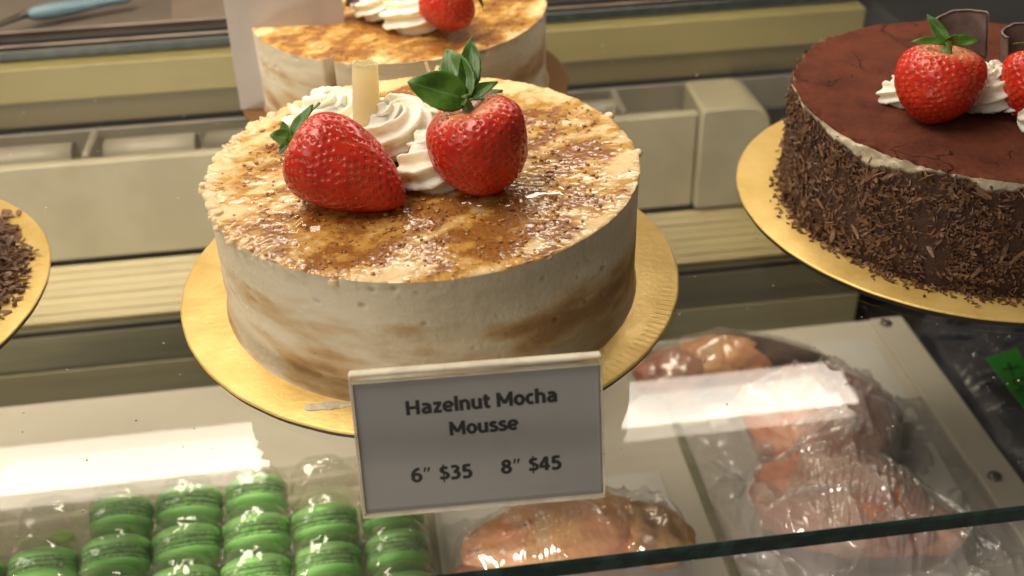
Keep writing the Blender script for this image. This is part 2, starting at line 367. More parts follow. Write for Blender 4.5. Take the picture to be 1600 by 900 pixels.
def make_cake(name, loc, R, H, seed, rag_dir, notch=None, side='mocha_side', top='mocha_top', NA=900, field=stain_field, label='', cat='cake', flare=.0016, group=None):
    th = np.linspace(0, 2*np.pi, NA, endpoint=False); zs = np.linspace(0, H-.0012, 74); rr = np.concatenate([[R-.0004, R-.0016, R-.003], np.linspace(R-.0045, .0005, 118)])
    prof = [(R+flare*math.exp(-z/.003)*1.0, z) for z in zs]; ns = len(prof)
    prof += [(R+.0001, H-.0004)]+[(r, H) for r in rr]; prof = np.array(prof)
    r0 = prof[:, 0][:, None]; z0 = prof[:, 1][:, None]; c, s = np.cos(th)[None], np.sin(th)[None]
    X = np.stack([r0*c, r0*s, z0+0*c], -1)
    rimw = np.exp(-((R-r0)/.0045)**2)*np.exp(-((H-z0)/.0045)**2)+0*c
    ragd = (.16+.5*np.clip(np.cos(th-rag_dir), 0, 1)**1.5)[None]*(.35+1.3*fbm(np.stack([np.cos(th)*5, np.sin(th)*5, th*0], -1), 3, seed+31))[None]
    wj = (fbm(X*90, 2, seed+40)[..., None]-.5)*np.array([.02, -.016, .01]); lump = fbm((X+wj)*430, 3, seed)-.5; lump2 = fbm((X-wj)*170, 4, seed+5)-.5
    X[..., 2] += rimw*ragd*(lump*.0060+lump2*.0085+.0006)
    dr = rimw*ragd*(lump*.0050+lump2*.0085+.0010)
    issd = (np.arange(len(prof)) <= ns)[:, None]
    dr = dr+np.where(issd, (fbm(X*np.array([18, 18, 30]), 3, seed+2)-.5)*.0012+(fbm(X*np.array([220, 220, 260]), 2, seed+7)-.5)*.0004, 0)
    # pits in the side
    g = np.random.default_rng(seed)
    for k in range(75):
        a = g.uniform(0, 2*np.pi); z = H*(.95-.9*g.uniform()**1.5); ra = .0005+.0008*g.uniform()**3; el = g.uniform(1, 2.2)
        da = np.angle(np.exp(1j*(th-a)))*R/el; jj = np.where(np.abs(da) < ra*2.5)[0]
        if len(jj): dr[:ns, jj] -= ra*1.9*np.exp(-((da[jj][None]/ra)**2+((prof[:ns, 1][:, None]-z)/ra)**2))
    tp = ~issd & (r0 < R-.002)
    stn = field(X)
    X[..., 2] += np.where(tp, (fbm(X*np.array([40, 40, 1]), 3, seed+3)-.5)*.0022+(fbm(X*np.array([170, 170, 1]), 3, seed+8)-.5)*.0010+stn*(fbm(X*np.array([420, 420, 1]), 2, seed+4)-.45)*.0010, 0)
    if notch is not None:
        for a in notch:
            da = np.angle(np.exp(1j*(th-a)))*R; dr = dr-.010*np.exp(-(da/.0022)**2)[None]*np.where(r0 > R-.012, 1, 0)
    X[..., 0] += dr*c; X[..., 1] += dr*s
    root = empty(name, loc, label, cat, group)
    smr = np.clip((fbm(np.stack([X[..., 0]*24+X[..., 2]*12, X[..., 1]*24-X[..., 2]*9, X[..., 2]*62], -1), 4, seed+1)-.36)*2.0, 0, 1)
    zn = X[..., 2]/H
    smr = smr*sstep(.98, .55, zn)*(1-.3*sstep(.25, .05, zn))+.25*np.exp(-((zn-.03)/.03)**2)+.24*sstep(.8, .3, zn)
    n1 = ns+1; V = X[:n1].reshape(-1, 3)
    mesh('side', V, gridfaces(n1, NA, cv=True)[:, ::-1], M[side], root, attrs={'smear': smr[:n1]})
    V = X[ns:].reshape(-1, 3); k = len(prof)-ns
    Fc = gridfaces(k, NA, cv=True)[:, ::-1].tolist()+[[(k-1)*NA+j for j in range(NA)]]
    mesh('top', V, Fc, M[top], root, attrs={'stain': stn[ns:]})
    return root
M['crumb'] = simple('praline_crumb', (.50, .24, .06), .16, (.24, .09, .025), 90, spec=.5)
def blob(g, r, n=6, m=5):
    th = np.linspace(0, 2*np.pi, n, endpoint=False); ph = np.linspace(.25, np.pi-.25, m)
    P = np.stack([np.sin(ph)[:, None]*np.cos(th), np.sin(ph)[:, None]*np.sin(th), np.cos(ph)[:, None]+0*th], -1)
    P = P*r*(g.uniform(.65, 1.3, (m, n, 1)) if n < 8 else .55+.9*fbm(P*1.7+g.uniform(0, 50, 3), 3)[..., None])
    F = gridfaces(m, n, cv=True).tolist()+[list(range(n)), [(m-1)*n+j for j in range(n)][::-1]]
    return P.reshape(-1, 3), F
def scatter(name, parent, pts, rmin, rmax, mat, seed, flat=.7, kind='stuff', pw=2.0, res=(6, 5)):
    g = np.random.default_rng(seed); VV = []; FF = []; k = 0
    for p in pts:
        V, F = blob(g, rmin+(rmax-rmin)*g.uniform()**pw, *res); V = V*np.array([1, 1, flat])+np.array(p); VV.append(V); FF += [[i+k for i in f] for f in F]; k += len(V)
    o = mesh(name, np.concatenate(VV), FF, mat, parent); o['kind'] = kind; return o
def crumbs_on_top(root, R, H, n, seed):
    g = np.random.default_rng(seed); pts = []
    while len(pts) < n:
        r = R*math.sqrt(g.uniform())*.96; a = g.uniform(0, 6.283); p = np.array([r*math.cos(a), r*math.sin(a), H+.0003])
        if g.uniform() < stain_field(p)**1.6*1.3: pts.append(p)
    return scatter('praline_crumbs', root, pts, .0003, .0013, M['crumb'], seed, pw=3.2, flat=.45)
HM = .0650
main = make_cake('mocha_cake', (MC[0], MC[1], 0), .1025, HM, 3, math.radians(175), label='whole round hazelnut mocha mousse cake topped with two large strawberries')
crumbs_on_top(main, .1025, HM, 2100, 5)
g_ = np.random.default_rng(12); pts_ = []
while len(pts_) < 95:
    a_ = g_.uniform(0, 6.283)
    if g_.uniform() < .015+.98*max(0, math.cos(a_-math.radians(178)))**3: rr_ = .1010+g_.normal(0, .0012); pts_.append((rr_*math.cos(a_), rr_*math.sin(a_), HM-.0004-abs(g_.normal(0, .0012))))
M['rimcrumb'] = simple('rim_cream', (.80, .60, .36), .5, (.70, .50, .28), 120, bs=500, bst=.4)
scatter('rim_lumps', main, pts_, .0012, .0034, M['rimcrumb'], 12, .7, pw=1.5, res=(12, 9))
back = make_cake('mocha_cake', (BC[0], BC[1], 0), .0985, .055, 21, math.radians(20), notch=[math.radians(-118)], NA=600, label='blurry mocha mousse cake with a slice cut line on the brown board at the back')
crumbs_on_top(back, .0985, .055, 500, 9)

# wet glaze pools round the berries
M['glaze'] = clear('clear_glaze', (.985, .93, .82), .05, .02, wr=(110, .2, .0012))
def pool(name, parent, cx, cy, z, r, seed, sx=1., sy=1., hgt=.0012):
    n = 90; th = np.linspace(0, 2*np.pi, n, endpoint=False); k = np.linspace(0, 1, 12)
    wob = 1+.35*(fbm(np.stack([np.cos(th)*1.4, np.sin(th)*1.4, th*0], -1), 3, seed)-.5)*2
    V = []
    for q in k:
        V.append(np.c_[cx+np.cos(th)*r*wob*q*sx, cy+np.sin(th)*r*wob*q*sy, np.full(n, z)+hgt*np.sqrt(max(0, 1-q**5))])
    V = np.concatenate(V); V[:, 2] += (fbm(V*np.array([160, 160, 1]), 2, seed)-.5)*.0006
    return mesh(name, V, gridfaces(12, n, cv=True), M['glaze'], parent)

# ------------------------------------------------------------------ strawberries
t = NT('strawberry_skin'); v = t.coord(); a = t.attr('shoulder'); dm = t.attr('dimple')
c = t.mix(t.ramp(t.noise(v, 90, 3), .35, .7), (.60, .032, .011), (.46, .014, .008))
c = t.mix(t.math('MULTIPLY', t.ramp(t.noise(v, 38, 3), .52, .75), .45), c, (.66, .10, .03)); c = t.mix(t.ramp(t.math('ADD', a, t.math('MULTIPLY', t.math('SUBTRACT', t.noise(v, 70, 3), .5), .5)), .38, 1.0), c, (.76, .30, .13)); c = t.mix(t.math('MULTIPLY', dm, .35), c, (.60, .09, .025))
M['berry'] = t.done(t.pbr(col=c, rough=.27, spec=.45, sss=.12, sssr=(1, .25, .1), ssss=.0035, nrm=t.bump(t.noise(v, 500, 3), .12, .0005), coat=.12, coatr=.12))
M['seed'] = simple('strawberry_seed', (.40, .15, .03), .4, (.30, .07, .018), 300)
t = NT('berry_leaf'); v = t.coord(); lf = t.attr('across')
c = t.mix(t.ramp(t.noise(v, 160, 4), .35, .7), (.080, .175, .012), (.036, .10, .008)); c = t.mix(t.ramp(lf, .12, .0), c, (.10, .21, .045))
vein = t.n('TexWave', {'Vector': v, 'Scale': 260.0, 'Distortion': 3.0, 'Detail': 2.0}).outputs['Fac']
M['leaf'] = t.done(t.pbr(col=c, rough=.42, nrm=t.bump(t.math('ADD', t.noise(v, 420, 3), t.math('MULTIPLY', vein, .10)), .4, .0005), sss=.1, sssr=(.3, 1, .2), ssss=.001))
M['stem'] = simple('berry_stem', (.17, .26, .06), .5, (.10, .2, .04), 120)
def berry_mesh(L, W, seed, blunt=1.0, bend=0.0, lump=.06):
    """local: calyx at +z end, tip at -z; centred on origin"""
    nt, na = 170, 230; u = np.linspace(0, 1, nt); tt = (1-np.cos(u*np.pi))/2
    k = .36
    def rad(x): return np.where(x < k, np.sqrt(np.clip(1-((k-x)/k)**2.3, 0, 1)), np.clip(1-((x-k)/(1-k))**(2.0*blunt), 0, 1)**.72)
    th = np.linspace(0, 2*np.pi, na, endpoint=False)
    def surf(T, A):
        r = rad(T)*W; z = L*(.5-T)-.12*L*np.exp(-(r/(W*.42))**2)*(T < .2)
        d = np.stack([np.cos(A)*r, np.sin(A)*r, z], -1)
        n = fbm(d*38, 3, seed)-.5
        d[..., :2] *= (1+lump*4*n)[..., None]
        d[..., 0] += bend*((T-.4)**2)*L
        return d
    X = surf(tt[:, None]+0*th, th[None]+0*tt[:, None])
    # seeds at even area
    xs = np.linspace(.02, .985, 600); dA = rad(xs)*W*np.hypot(np.gradient(rad(xs)*W, xs), L); cum = np.cumsum(dA); cum /= cum[-1]
    N = int(2*np.pi*np.trapezoid(dA, xs)/(.0037**2)) if hasattr(np, 'trapezoid') else int(2*np.pi*np.trapz(dA, xs)/(.0037**2))
    g = np.random.default_rng(seed); i = np.arange(N)
    st = np.interp((i+.5)/N+g.normal(0, .0012, N), cum, xs); sa = (i*2.399963+g.normal(0, .07, N)) % (2*np.pi)
    S = surf(st, sa); flat = X.reshape(-1, 3); best = np.full(len(flat), 9.)
    for q in range(0, len(flat), 4000):
        d = flat[q:q+4000, None]-S[None]; best[q:q+4000] = np.sqrt((d*d).sum(-1).min(1))
    e = 1e-4
    def normal(T, A):
        a_ = surf(T+e, A)-surf(T-e, A); b_ = surf(T, A+e)-surf(T, A-e); n = np.cross(b_, a_); n /= np.linalg.norm(n, axis=-1, keepdims=True)+1e-12
        o = surf(T, A); o = o/np.linalg.norm(o, axis=-1, keepdims=True); sgn = np.sign((n*o).sum(-1, keepdims=True)); return n*sgn
    Nn = normal(np.clip(tt[:, None]+0*th, .002, .998), th[None]+0*tt[:, None]).reshape(-1, 3)
    dim = np.exp(-(best/.00092)**2); ring = np.exp(-((best-.0017)/.0005)**2)
    flat = flat-Nn*(dim*.00064-ring*.00010)[:, None]
    sh = np.repeat(1-tt*4.5, na)
    F = gridfaces(nt, na, cv=True)
    SN = normal(st, sa); VV = []; FF = []; kk = 0
    bt = np.linspace(0, 2*np.pi, 6, endpoint=False)
    for p, n in zip(S, SN):
        uu, vv, _ = frame(n, (0, 0, 1)); P = []
        for rr, hh in ((1, -.00055), (.75, -.0003), (.25, -.00014)):
            P += [p+uu*math.cos(b_)*.00064*rr+vv*math.sin(b_)*.0004*rr+n*hh for b_ in bt]
        VV += P; FF += [[kk+j for j in f] for f in gridfaces(3, 6, cv=True)]+[[kk+12+j for j in range(6)]]; kk += 18
    return flat, F, {'shoulder': np.clip(sh, 0, 1), 'dimple': dim}, np.array(VV), FF
def leaf_verts(base, tip, nrm, width, curl=.2, serr=0, dead=0):
    base, tip = np.array(base, float), np.array(tip, float); L = np.linalg.norm(tip-base); a = (tip-base)/L
    n = np.array(nrm, float); n = n-a*(n@a); n /= np.linalg.norm(n); s = np.cross(a, n)
    u = np.linspace(0, 1, 22); x = np.linspace(-1, 1, 13)
    wv = width*.5*np.clip(np.sin(np.pi*np.clip(u*.93+.07, 0, 1)**.85), 0, 1)**.75*(1-.15*u); wv[-1] = width*.01
    P = np.zeros((22, 13, 3)); A = np.zeros((22, 13))
    for i in range(22):
        for j in range(13):
            edge = 1+(serr*math.sin(i*2.4+3*(x[j] > 0)) if abs(x[j]) > .9 else 0)
            P[i, j] = base+a*L*u[i]+s*wv[i]*x[j]*edge+n*(curl*L*(u[i]*(1-u[i])*1.6)+wv[i]*.28*abs(x[j])**1.3+.02*L*math.sin(u[i]*9+x[j]*2))
            A[i, j] = abs(x[j])
    V = P.reshape(-1, 3); F = gridfaces(22, 13).tolist(); k = len(V)
    T = V-n*.00035; F2 = [[q+k for q in f[::-1]] for f in F]
    per = [(0, j) for j in range(13)]+[(i, 12) for i in range(1, 22)]+[(21, j) for j in range(11, -1, -1)]+[(i, 0) for i in range(20, 0, -1)]
    pi = [i*13+j for i, j in per]; FS = [[pi[q], pi[(q+1) % len(pi)], pi[(q+1) % len(pi)]+k, pi[q]+k] for q in range(len(pi))]
    return np.vstack([V, T]), F+F2+FS, np.concatenate([A.ravel(), A.ravel()])
def strawberry(cal, tip, W, seed, label, leaves, group=None, blunt=1., bend=0., zfloor=None, spin=0.0):
    cal, tip = np.array(cal, float), np.array(tip, float); L = np.linalg.norm(tip-cal); c = (cal+tip)/2
    ux, vy, az = frame(cal-tip, (.2, -1, .3)); Rm = np.stack([ux, vy, az], 1)@rotz(spin)
    V, F, at, SV, SF = berry_mesh(L, W, seed, blunt, bend); V = V@Rm.T; SV = SV@Rm.T
    if zfloor is not None: c = c+np.array([0, 0, zfloor-.0010-(c[2]+V[:, 2].min())])
    root = empty('strawberry', (c[0], c[1], c[2]), label, 'strawberry', group)
    b = mesh('berry', V, F, M['berry'], root, attrs=at)
    s = mesh('seeds', SV, SF, M['seed'], b); s['kind'] = 'stuff'
    cb = az*L*.5*.80
    cp = empty_child = None
    for lf in leaves:
        if 'tip' in lf: tp = np.array(lf['tip'])-c; bs = cb+az*.0045
        else:
            a = lf['a']; d = ux*math.cos(a)+vy*math.sin(a); bs = cb+az*.0035+d*.002; tp = bs+d*lf['l']+az*lf.get('rise', .001)
        V, F, A = leaf_verts(bs, tp, lf.get('n', az), lf['w'], lf.get('curl', .18), lf.get('serr', 0))
        mesh('leaf', V, F, M['leaf'], root, attrs={'across': A})
    V, F = tube([cb+az*.000, cb+az*.003, cb+az*.0065+ux*.0008], [.0028, .0022, .0017], 10); mesh('stem', V, F, M['stem'], root)
    return root
# ------------------------------------------------------------------ whipped cream
t = NT('whipped_cream'); v = t.coord()
M['cream'] = t.done(t.pbr(col=t.mix(t.noise(v, 60), (.92, .88, .74), (.90, .85, .66)), rough=.42, nrm=t.bump(t.noise(v, 420, 4), .22, .0006), sss=.5, sssr=(1, .8, .45), ssss=.007))
def cream_swirl(name, loc, R, H, turns, seed, label=None, cat='whipped cream', start=0.0, rho=.0085, squash=1.0, ridges=8, group='dollops of whipped cream'):
    n = 200; s = np.linspace(0, 1, n); th = start+s*turns*2*np.pi
    rr = R*(1-s)**.8; zz = rho*.72+H*s**.95
    path = np.stack([rr*np.cos(th), rr*np.sin(th)*squash, zz], -1)
    rad = rho*(1-.62*s**1.5)*sstep(-.03, .05, s)*(1-.85*sstep(.93, 1.0, s))
    rad = np.maximum(rad, .0004)
    V, F = tube(path, rad, 72, lambda u, a: 1+.22*np.cos(ridges*(a+u*turns*2.1))+.05*np.cos(ridges*2*(a+u*turns*2.1)))
    V = V+(fbm(V*150, 3, seed)[:, None]-.5)*np.array([.0022, .0022, .0022])+((fbm(V*420, 2, seed+3)-.5)*.0006)[:, None]
    V[:, 2] = np.maximum(V[:, 2], -.0008)
    o = mesh(name, V, F, M['cream'], loc=loc); return tag(o, label, cat, group)
TOPZ = HM+.0002
cream_swirl('whipped_cream', (-.0430, .0330, TOPZ), .0150, .015, 1.8, 1, 'curled whipped cream dollop behind the left strawberry and the white chocolate curl', start=2.4, rho=.0085)
cream_swirl('whipped_cream', (-.0125, .0050, TOPZ), .0140, .019, 1.9, 4, 'tall whipped cream dollop between the two large strawberries', start=.4, rho=.0105)
cream_swirl('whipped_cream', (.0050, -.0190, TOPZ), .0125, .0095, 1.35, 8, 'low whipped cream fold in front, tucked against the right strawberry', start=3.3, rho=.0098)
cream_swirl('whipped_cream', (.0150, .0130, TOPZ), .0120, .016, 1.8, 12, 'whipped cream dollop hidden behind the large right strawberry leaves', start=1.5, rho=.0088)

t = NT('white_chocolate'); v = t.coord(); nb = t.bump(t.noise(v, 300), .12, .0005)
p_ = t.pbr(col=t.mix(t.noise(v, 60), (.95, .91, .70), (.93, .88, .64)), rough=.38, nrm=nb, sss=.5, sssr=(1, .85, .45), ssss=.006)
tl = t.n('BsdfTranslucent', {'Color': (1, .94, .68, 1)}).outputs[0]
M['whitechoc'] = t.done(t.n('MixShader', {0: .6, 1: p_, 2: tl}).outputs[0])
M['darkchoc'] = simple('dark_chocolate', (.15, .105, .09), .5, (.20, .145, .13), 120, bs=300, bst=.3)
def curl(name, p0, p1, r, thick, mat, label, turns=1.25, taper=.9, cat='chocolate curl', group=None, frac=1.0, start=0):
    p0, p1 = np.array(p0, float), np.array(p1, float); u, v, a = frame(p1-p0, (0, -1, .2)); L = np.linalg.norm(p1-p0)
    na, nl = 60, 14; th = start+np.linspace(0, turns*2*np.pi, na); P = []
    for side in (0, 1):
        for i in range(nl):
            q = i/(nl-1); rr = (r*(1-(1-taper)*q))*(1-.30*np.linspace(0, 1, na)*min(1, turns))-(thick if side else 0)
            jag = (.00025*np.sin(th*5)+.00015*np.sin(th*11+1)) if i in (0, nl-1) else 0
            P.append(u*(np.cos(th)*rr)[:, None]+v*(np.sin(th)*rr)[:, None]+a*(L*q+jag)[:, None] if not np.isscalar(jag) else u*(np.cos(th)*rr)[:, None]+v*(np.sin(th)*rr)[:, None]+a*L*q)
    V = np.concatenate(P); g = gridfaces(nl, na); k = nl*na
    F = g.tolist()+(g[:, ::-1]+k).tolist()
    for i in range(nl-1):
        for j in (0, na-1): F.append([i*na+j, (i+1)*na+j, (i+1)*na+j+k, i*na+j+k])
    for j in range(na-1):
        for i in (0, nl-1): F.append([i*na+j, i*na+j+1, i*na+j+1+k, i*na+j+k])
    o = mesh(name, V, F, mat, loc=p0); return tag(o, label, cat, group)
curl('white_chocolate_curl', pix(575, 192, Y=.004), pix(572, 98, Y=.009), .0080, .0009, M['whitechoc'], 'pale white chocolate curl standing upright in the cream of the front cake', start=2.6, turns=1.03)
curl('white_chocolate_curl', pix(684, 140, Y=.030), pix(694, 106, Y=.034), .0055, .0010, M['whitechoc'], 'short white chocolate curl peeping out behind the strawberry leaves', start=.5)
V, F = tube([pix(674, 132, Y=.044)+np.array([0, 0, 0]), pix(670, 112, Y=.045), pix(665, 97, Y=.046)], [.0010, .0010, .0008], 8)
c0 = V.mean(0); tag(mesh('white_chocolate_stick', V-c0, F, M['whitechoc'], loc=c0), 'thin white chocolate stick poking up behind the cream', 'chocolate stick')

def lt(x, y, dd): # leaf tip from pixel with depth offset from a reference point
    return dd+0*pix(x, y, D=1)
def attip(px, py, ref, dz=0.0):
    dep = (np.array(ref)-CAM)@FW; return pix(px, py, D=dep+dz)
# left strawberry, lying with the tip to the right
c1_ = pix(450, 205, Z=.0975); t1_ = pix(632, 306, Z=.0735)
strawberry(c1_, t1_, .0206, 31, 'large red strawberry lying on its side on the front cake, left of the cream',
  [dict(tip=attip(421, 211, c1_), w=.008, n=(-.2, -.6, .8), curl=.12, serr=.1), dict(tip=attip(489, 163, c1_, .004), w=.007, n=(-.5, -.6, .6), curl=.1), dict(tip=attip(500, 160, c1_, .008), w=.006, n=(-.8, -.5, .3), curl=.1),
   dict(tip=attip(436, 240, c1_, .002), w=.006, n=(-.9, -.4, .2), curl=.1), dict(tip=attip(440, 190, c1_, .012), w=.007, n=(-.8, .1, .5))], zfloor=HM, blunt=.84, spin=.5)
c2_ = pix(726, 146, Z=.1120); t2_ = pix(772, 292, Z=.0670)
strawberry(c2_, t2_, .0222, 47, 'large red strawberry standing tip down on the front cake with big green leaves',
  [dict(tip=attip(636, 128, c2_, -.004), w=.0185, n=(-.1, -.75, .65), curl=.10, serr=.02), dict(tip=attip(699, 76, c2_, .012), w=.0170, n=(-.1, -.95, .3), curl=.06, serr=.05),
   dict(tip=attip(737, 58, c2_, .014), w=.0115, n=(.1, -.95, .3), curl=.08, serr=.04), dict(tip=attip(778, 128, c2_, .006), w=.0065, n=(.1, -.6, .8), curl=.2), dict(tip=attip(727, 163, c2_, -.010), w=.0055, n=(-.5, -.5, .5), curl=.1),
   dict(tip=attip(786, 142, c2_, .020), w=.007, n=(.3, -.2, .9), curl=.1)], zfloor=HM, blunt=1.35, spin=1.1)
pl = [pool('glaze', main, -.034-MC[0], -.046-MC[1], HM+.0003, .0225, 2, 1.3, .72, .0023), pool('glaze', main, .036-MC[0], -.041-MC[1], HM+.0003, .0205, 6, 1.25, .70, .0023)]
# smear of cream on the front board
g = np.linspace(0, 1, 26); sp = pix(476, 637, Z=0); ep = pix(556, 632, Z=0)
V = []; na = 14
for q in g:
    cpt = sp+(ep-sp)*q; wd = .0026*math.sin(math.pi*(q*.92+.06))**.6*(1-.4*q)
    for j in range(na):
        a = math.pi*j/(na-1); V.append(cpt+np.array([0, math.cos(a)*wd*1.3, math.sin(a)*wd*.35+.0001]))
V = np.array(V); V[:, 2] += (fbm(V*600, 2)-.5)*.0008*(V[:, 2] > .0003); V[:, 1] += (fbm(V*300, 2, 5)-.5)*.002
M['smear'] = simple('cream_smear', (.62, .55, .42), .5, (.5, .42, .3), 200, bs=500)
mesh('cream_smear', V, gridfaces(26, na), M['smear'], bm)

# ------------------------------------------------------------------ back cake toppings
cream_swirl('whipped_cream', (.012+BC[0]-.0, BC[1]-.036, .0552), .016, .013, 1.8, 15, 'blurry whipped cream dollop on the back cake beside its strawberry', start=2.9, rho=.0095)
cream_swirl('whipped_cream', (-.012+BC[0], BC[1]-.020, .0552), .012, .012, 1.6, 18, 'blurry whipped cream dollop at the left on the back cake', start=1.0, rho=.0085)
bc_ = pix(690, -30, Z=.098); bt_ = pix(672, 22, Z=.067)
strawberry(pix(735, -28, Z=.088), pix(655, 12, Z=.076), .0200, 53, 'red strawberry on the back cake, cut off by the top edge of the picture', [dict(a=k*1.25, l=.014, w=.008) for k in range(5)], zfloor=.0610, blunt=1.1)
curl('dark_chocolate_curl', (BC[0]-.030, BC[1]-.022, .064), (BC[0]-.024, BC[1]-.012, .090), .0065, .0011, M['darkchoc'], 'dark chocolate curl at the left of the cream on the back cake', turns=.8)

# ------------------------------------------------------------------ chocolate cakes
t = NT('cocoa_top'); v = t.coord()
vo = t.n('TexVoronoi', {'Vector': t.n('VectorMath', {0: v, 1: t.n('VectorMath', {0: t.n('TexNoise', {'Vector': v, 'Scale': 45.0, 'Detail': 4.0}).outputs['Color'], 3: .035}, operation='SCALE').outputs[0]}, operation='ADD').outputs[0], 'Scale': 30.0}, feature='DISTANCE_TO_EDGE').outputs['Distance']
crack = t.math('MULTIPLY', t.ramp(vo, .028, .0), t.ramp(t.noise(v, 22, 3), .51, .60))
c = t.mix(t.ramp(t.noise(v, 60, 5), .3, .75), (.128, .037, .019), (.080, .023, .013)); c = t.mix(crack, c, (.03, .01, .006))
h = t.math('SUBTRACT', t.math('ADD', t.noise(v, 350, 4), t.math('MULTIPLY', t.noise(v, 90, 3), .8)), t.math('MULTIPLY', crack, 1.2))
M['cocoa_top'] = t.done(t.pbr(col=c, rough=.95, spec=.15, nrm=t.bump(h, .5, .0014)))
t = NT('choc_side'); v = t.coord(); sm = t.attr('smear')
c = t.mix(t.noise(v, 130), (.075, .030, .015), (.038, .015, .008)); c = t.mix(sm, c, (.62, .53, .37))
M['choc_side'] = t.done(t.pbr(col=c, rough=.75, nrm=t.bump(t.noise(v, 260, 4), .6, .002)))
M['flake'] = simple('chocolate_flake', (.19, .088, .042), .5, (.08, .034, .016), 70, lo=.3, hi=.7)
M['flake_pale'] = simple('chocolate_flake_pale', (.30, .165, .09), .5, (.17, .085, .045), 90, lo=.3, hi=.7)
def flake_verts(g, L, W):
    u = np.linspace(-1, 1, 4); b = g.uniform(-.5, .5); V = []
    for q in u:
        w_ = W*(1-.55*abs(q)**1.5)*g.uniform(.7, 1.1)
        for s in (-1, 1): V.append((q*L/2, s*w_/2, b*L*.3*(1-q*q)))
    V = np.array(V); V = np.vstack([V, V-np.array([0, 0, .0004])])
    F = [[0, 2, 3, 1], [2, 4, 5, 3], [4, 6, 7, 5], [8, 9, 11, 10], [10, 11, 13, 12], [12, 13, 15, 14], [0, 1, 9, 8], [6, 14, 15, 7], [0, 8, 10, 2], [2, 10, 12, 4], [4, 12, 14, 6], [1, 3, 11, 9], [3, 5, 13, 11], [5, 7, 15, 13]]
    return V, F
def cream_depth(th):
    """how far the bare cream reaches below the rim, by angle"""
    d = .0006+.0016*np.clip(fbm(np.stack([np.cos(th)*9, np.sin(th)*9, th*0], -1), 3, 2.2)-.45, 0, 1)*4
    for a, wd, amt in ((-2.62, .13, .0085), (-2.84, .07, .0035), (-2.42, .08, .0030), (-2.06, .06, .0055), (-1.97, .04, .003)):
        d = d+amt*np.exp(-((np.angle(np.exp(1j*(th-a))))/wd)**2)
    return d
def choc_cake(loc, label, seed, nflake, nparts, arc):
    R, H = .1025, .0630
    root = make_cake('chocolate_cake', loc, R, H, seed, math.radians(190), side='choc_side', top='cocoa_top', NA=500, field=lambda X: X[..., 0]*0, label=label, flare=.0004, group='chocolate cakes')
    sd = [c for c in root.children if c.name.startswith('side')][0]; n = len(sd.data.vertices)
    P = np.zeros(n*3); sd.data.vertices.foreach_get('co', P); P = P.reshape(-1, 3); th = np.arctan2(P[:, 1], P[:, 0])
    cr = sstep(-.0012, .0012, P[:, 2]-(H-cream_depth(th)))
    sd.data.attributes['smear'].data.foreach_set('value', cr.astype(np.float32))
    g = np.random.default_rng(seed); VV = []; FF = []; k = 0
    def place():
        while True:
            a = g.uniform(*arc); z = H*g.uniform(0.005, .985)
            if g.uniform() > np.clip((fbm(np.array([math.cos(a)*14, math.sin(a)*14, z*150]), 2, seed)-.3)*3.2, .12, 1): continue
            if z < H-cream_depth(np.array([a]))[0] or g.uniform() < .05: return a, z
    def orient(a, z, out, tilt):
        n_ = np.array([math.cos(a), math.sin(a), 0]); tg = np.array([-math.sin(a), math.cos(a), 0]); up = np.array([0, 0, 1.])
        rot = g.uniform(0, np.pi); x = tg*math.cos(rot)+up*math.sin(rot); nn = n_+g.normal(0, tilt, 3); nn /= np.linalg.norm(nn)
        x = x-nn*(x@nn); x /= np.linalg.norm(x); y = np.cross(nn, x); return np.stack([x, y, nn], 1), n_*(R+out)+up*z
    for i in range(nflake):
        a, z = place(); V, F = flake_verts(g, g.uniform(.0012, .0042), g.uniform(.0006, .0018)); Rm, p = orient(a, z, g.uniform(-.0002, .0022), .55)
        VV.append(V@Rm.T+p); FF += [[q+k for q in f] for f in F]; k += len(V)
    o = mesh('flake_coating', np.concatenate(VV), FF, M['flake'], root, smooth=False); o['kind'] = 'stuff'
    protos = []
    for i in range(5):
        V, F = flake_verts(g, .0062+.0008*i, .0022+.0003*(i % 3))
        me = bpy.data.meshes.new('chocolate_flake'); me.from_pydata(V.tolist(), [], F); me.materials.append(M['flake_pale'] if i % 2 else M['flake']); me.update(); protos.append(me)
    for i in range(nparts):
        a, z = place(); Rm, p = orient(a, z, g.uniform(.0012, .0028), .4)
        o = bpy.data.objects.new('chocolate_flake', protos[i % 5]); link(o, root)
        o.matrix_local = Matrix([[*Rm[r], p[r]] for r in range(3)]+[[0, 0, 0, 1]])
    return root
chR = choc_cake((RC[0], RC[1]+.004, 0), 'round chocolate cake with cocoa top and flake covered side on the right', 61, 7600, 220, (math.radians(120), math.radians(330)))
chL = choc_cake((LC[0]-.0015, LC[1], 0), 'chocolate cake just beyond the left edge, only its shavings show', 77, 1500, 60, (math.radians(-80), math.radians(80)))
# shavings fallen onto the boards
def shavings(parent, c, pts_fn, n, seed, lmin, lmax, mat):
    g = np.random.default_rng(seed); VV = []; FF = []; k = 0
    for i in range(n):
        x, y, z = pts_fn(g); V, F = flake_verts(g, g.uniform(lmin, lmax), g.uniform(lmin*.4, lmax*.5))
        e = Matrix.Rotation(g.uniform(0, 6.3), 3, 'Z')@Matrix.Rotation(g.normal(0, .45), 3, 'X')@Matrix.Rotation(g.normal(0, .3), 3, 'Y')
        V = V@np.array(e).T; V = V-np.array([0, 0, min(V[:, 2].min(), 0)])+np.array([x, y, z]); VV.append(V); FF += [[q+k for q in f] for f in F]; k += len(V)
    o = mesh('chocolate_shavings', np.concatenate(VV), FF, mat, parent, smooth=False); o['kind'] = 'stuff'; return o
def ring_left(g):
    d = abs(g.normal(0, .0065)); a = g.uniform(-.55, .75); r = .1018+d; return r*math.cos(a), r*math.sin(a), .0001+max(0, (.012-d)*.55)*g.uniform(0, 1)
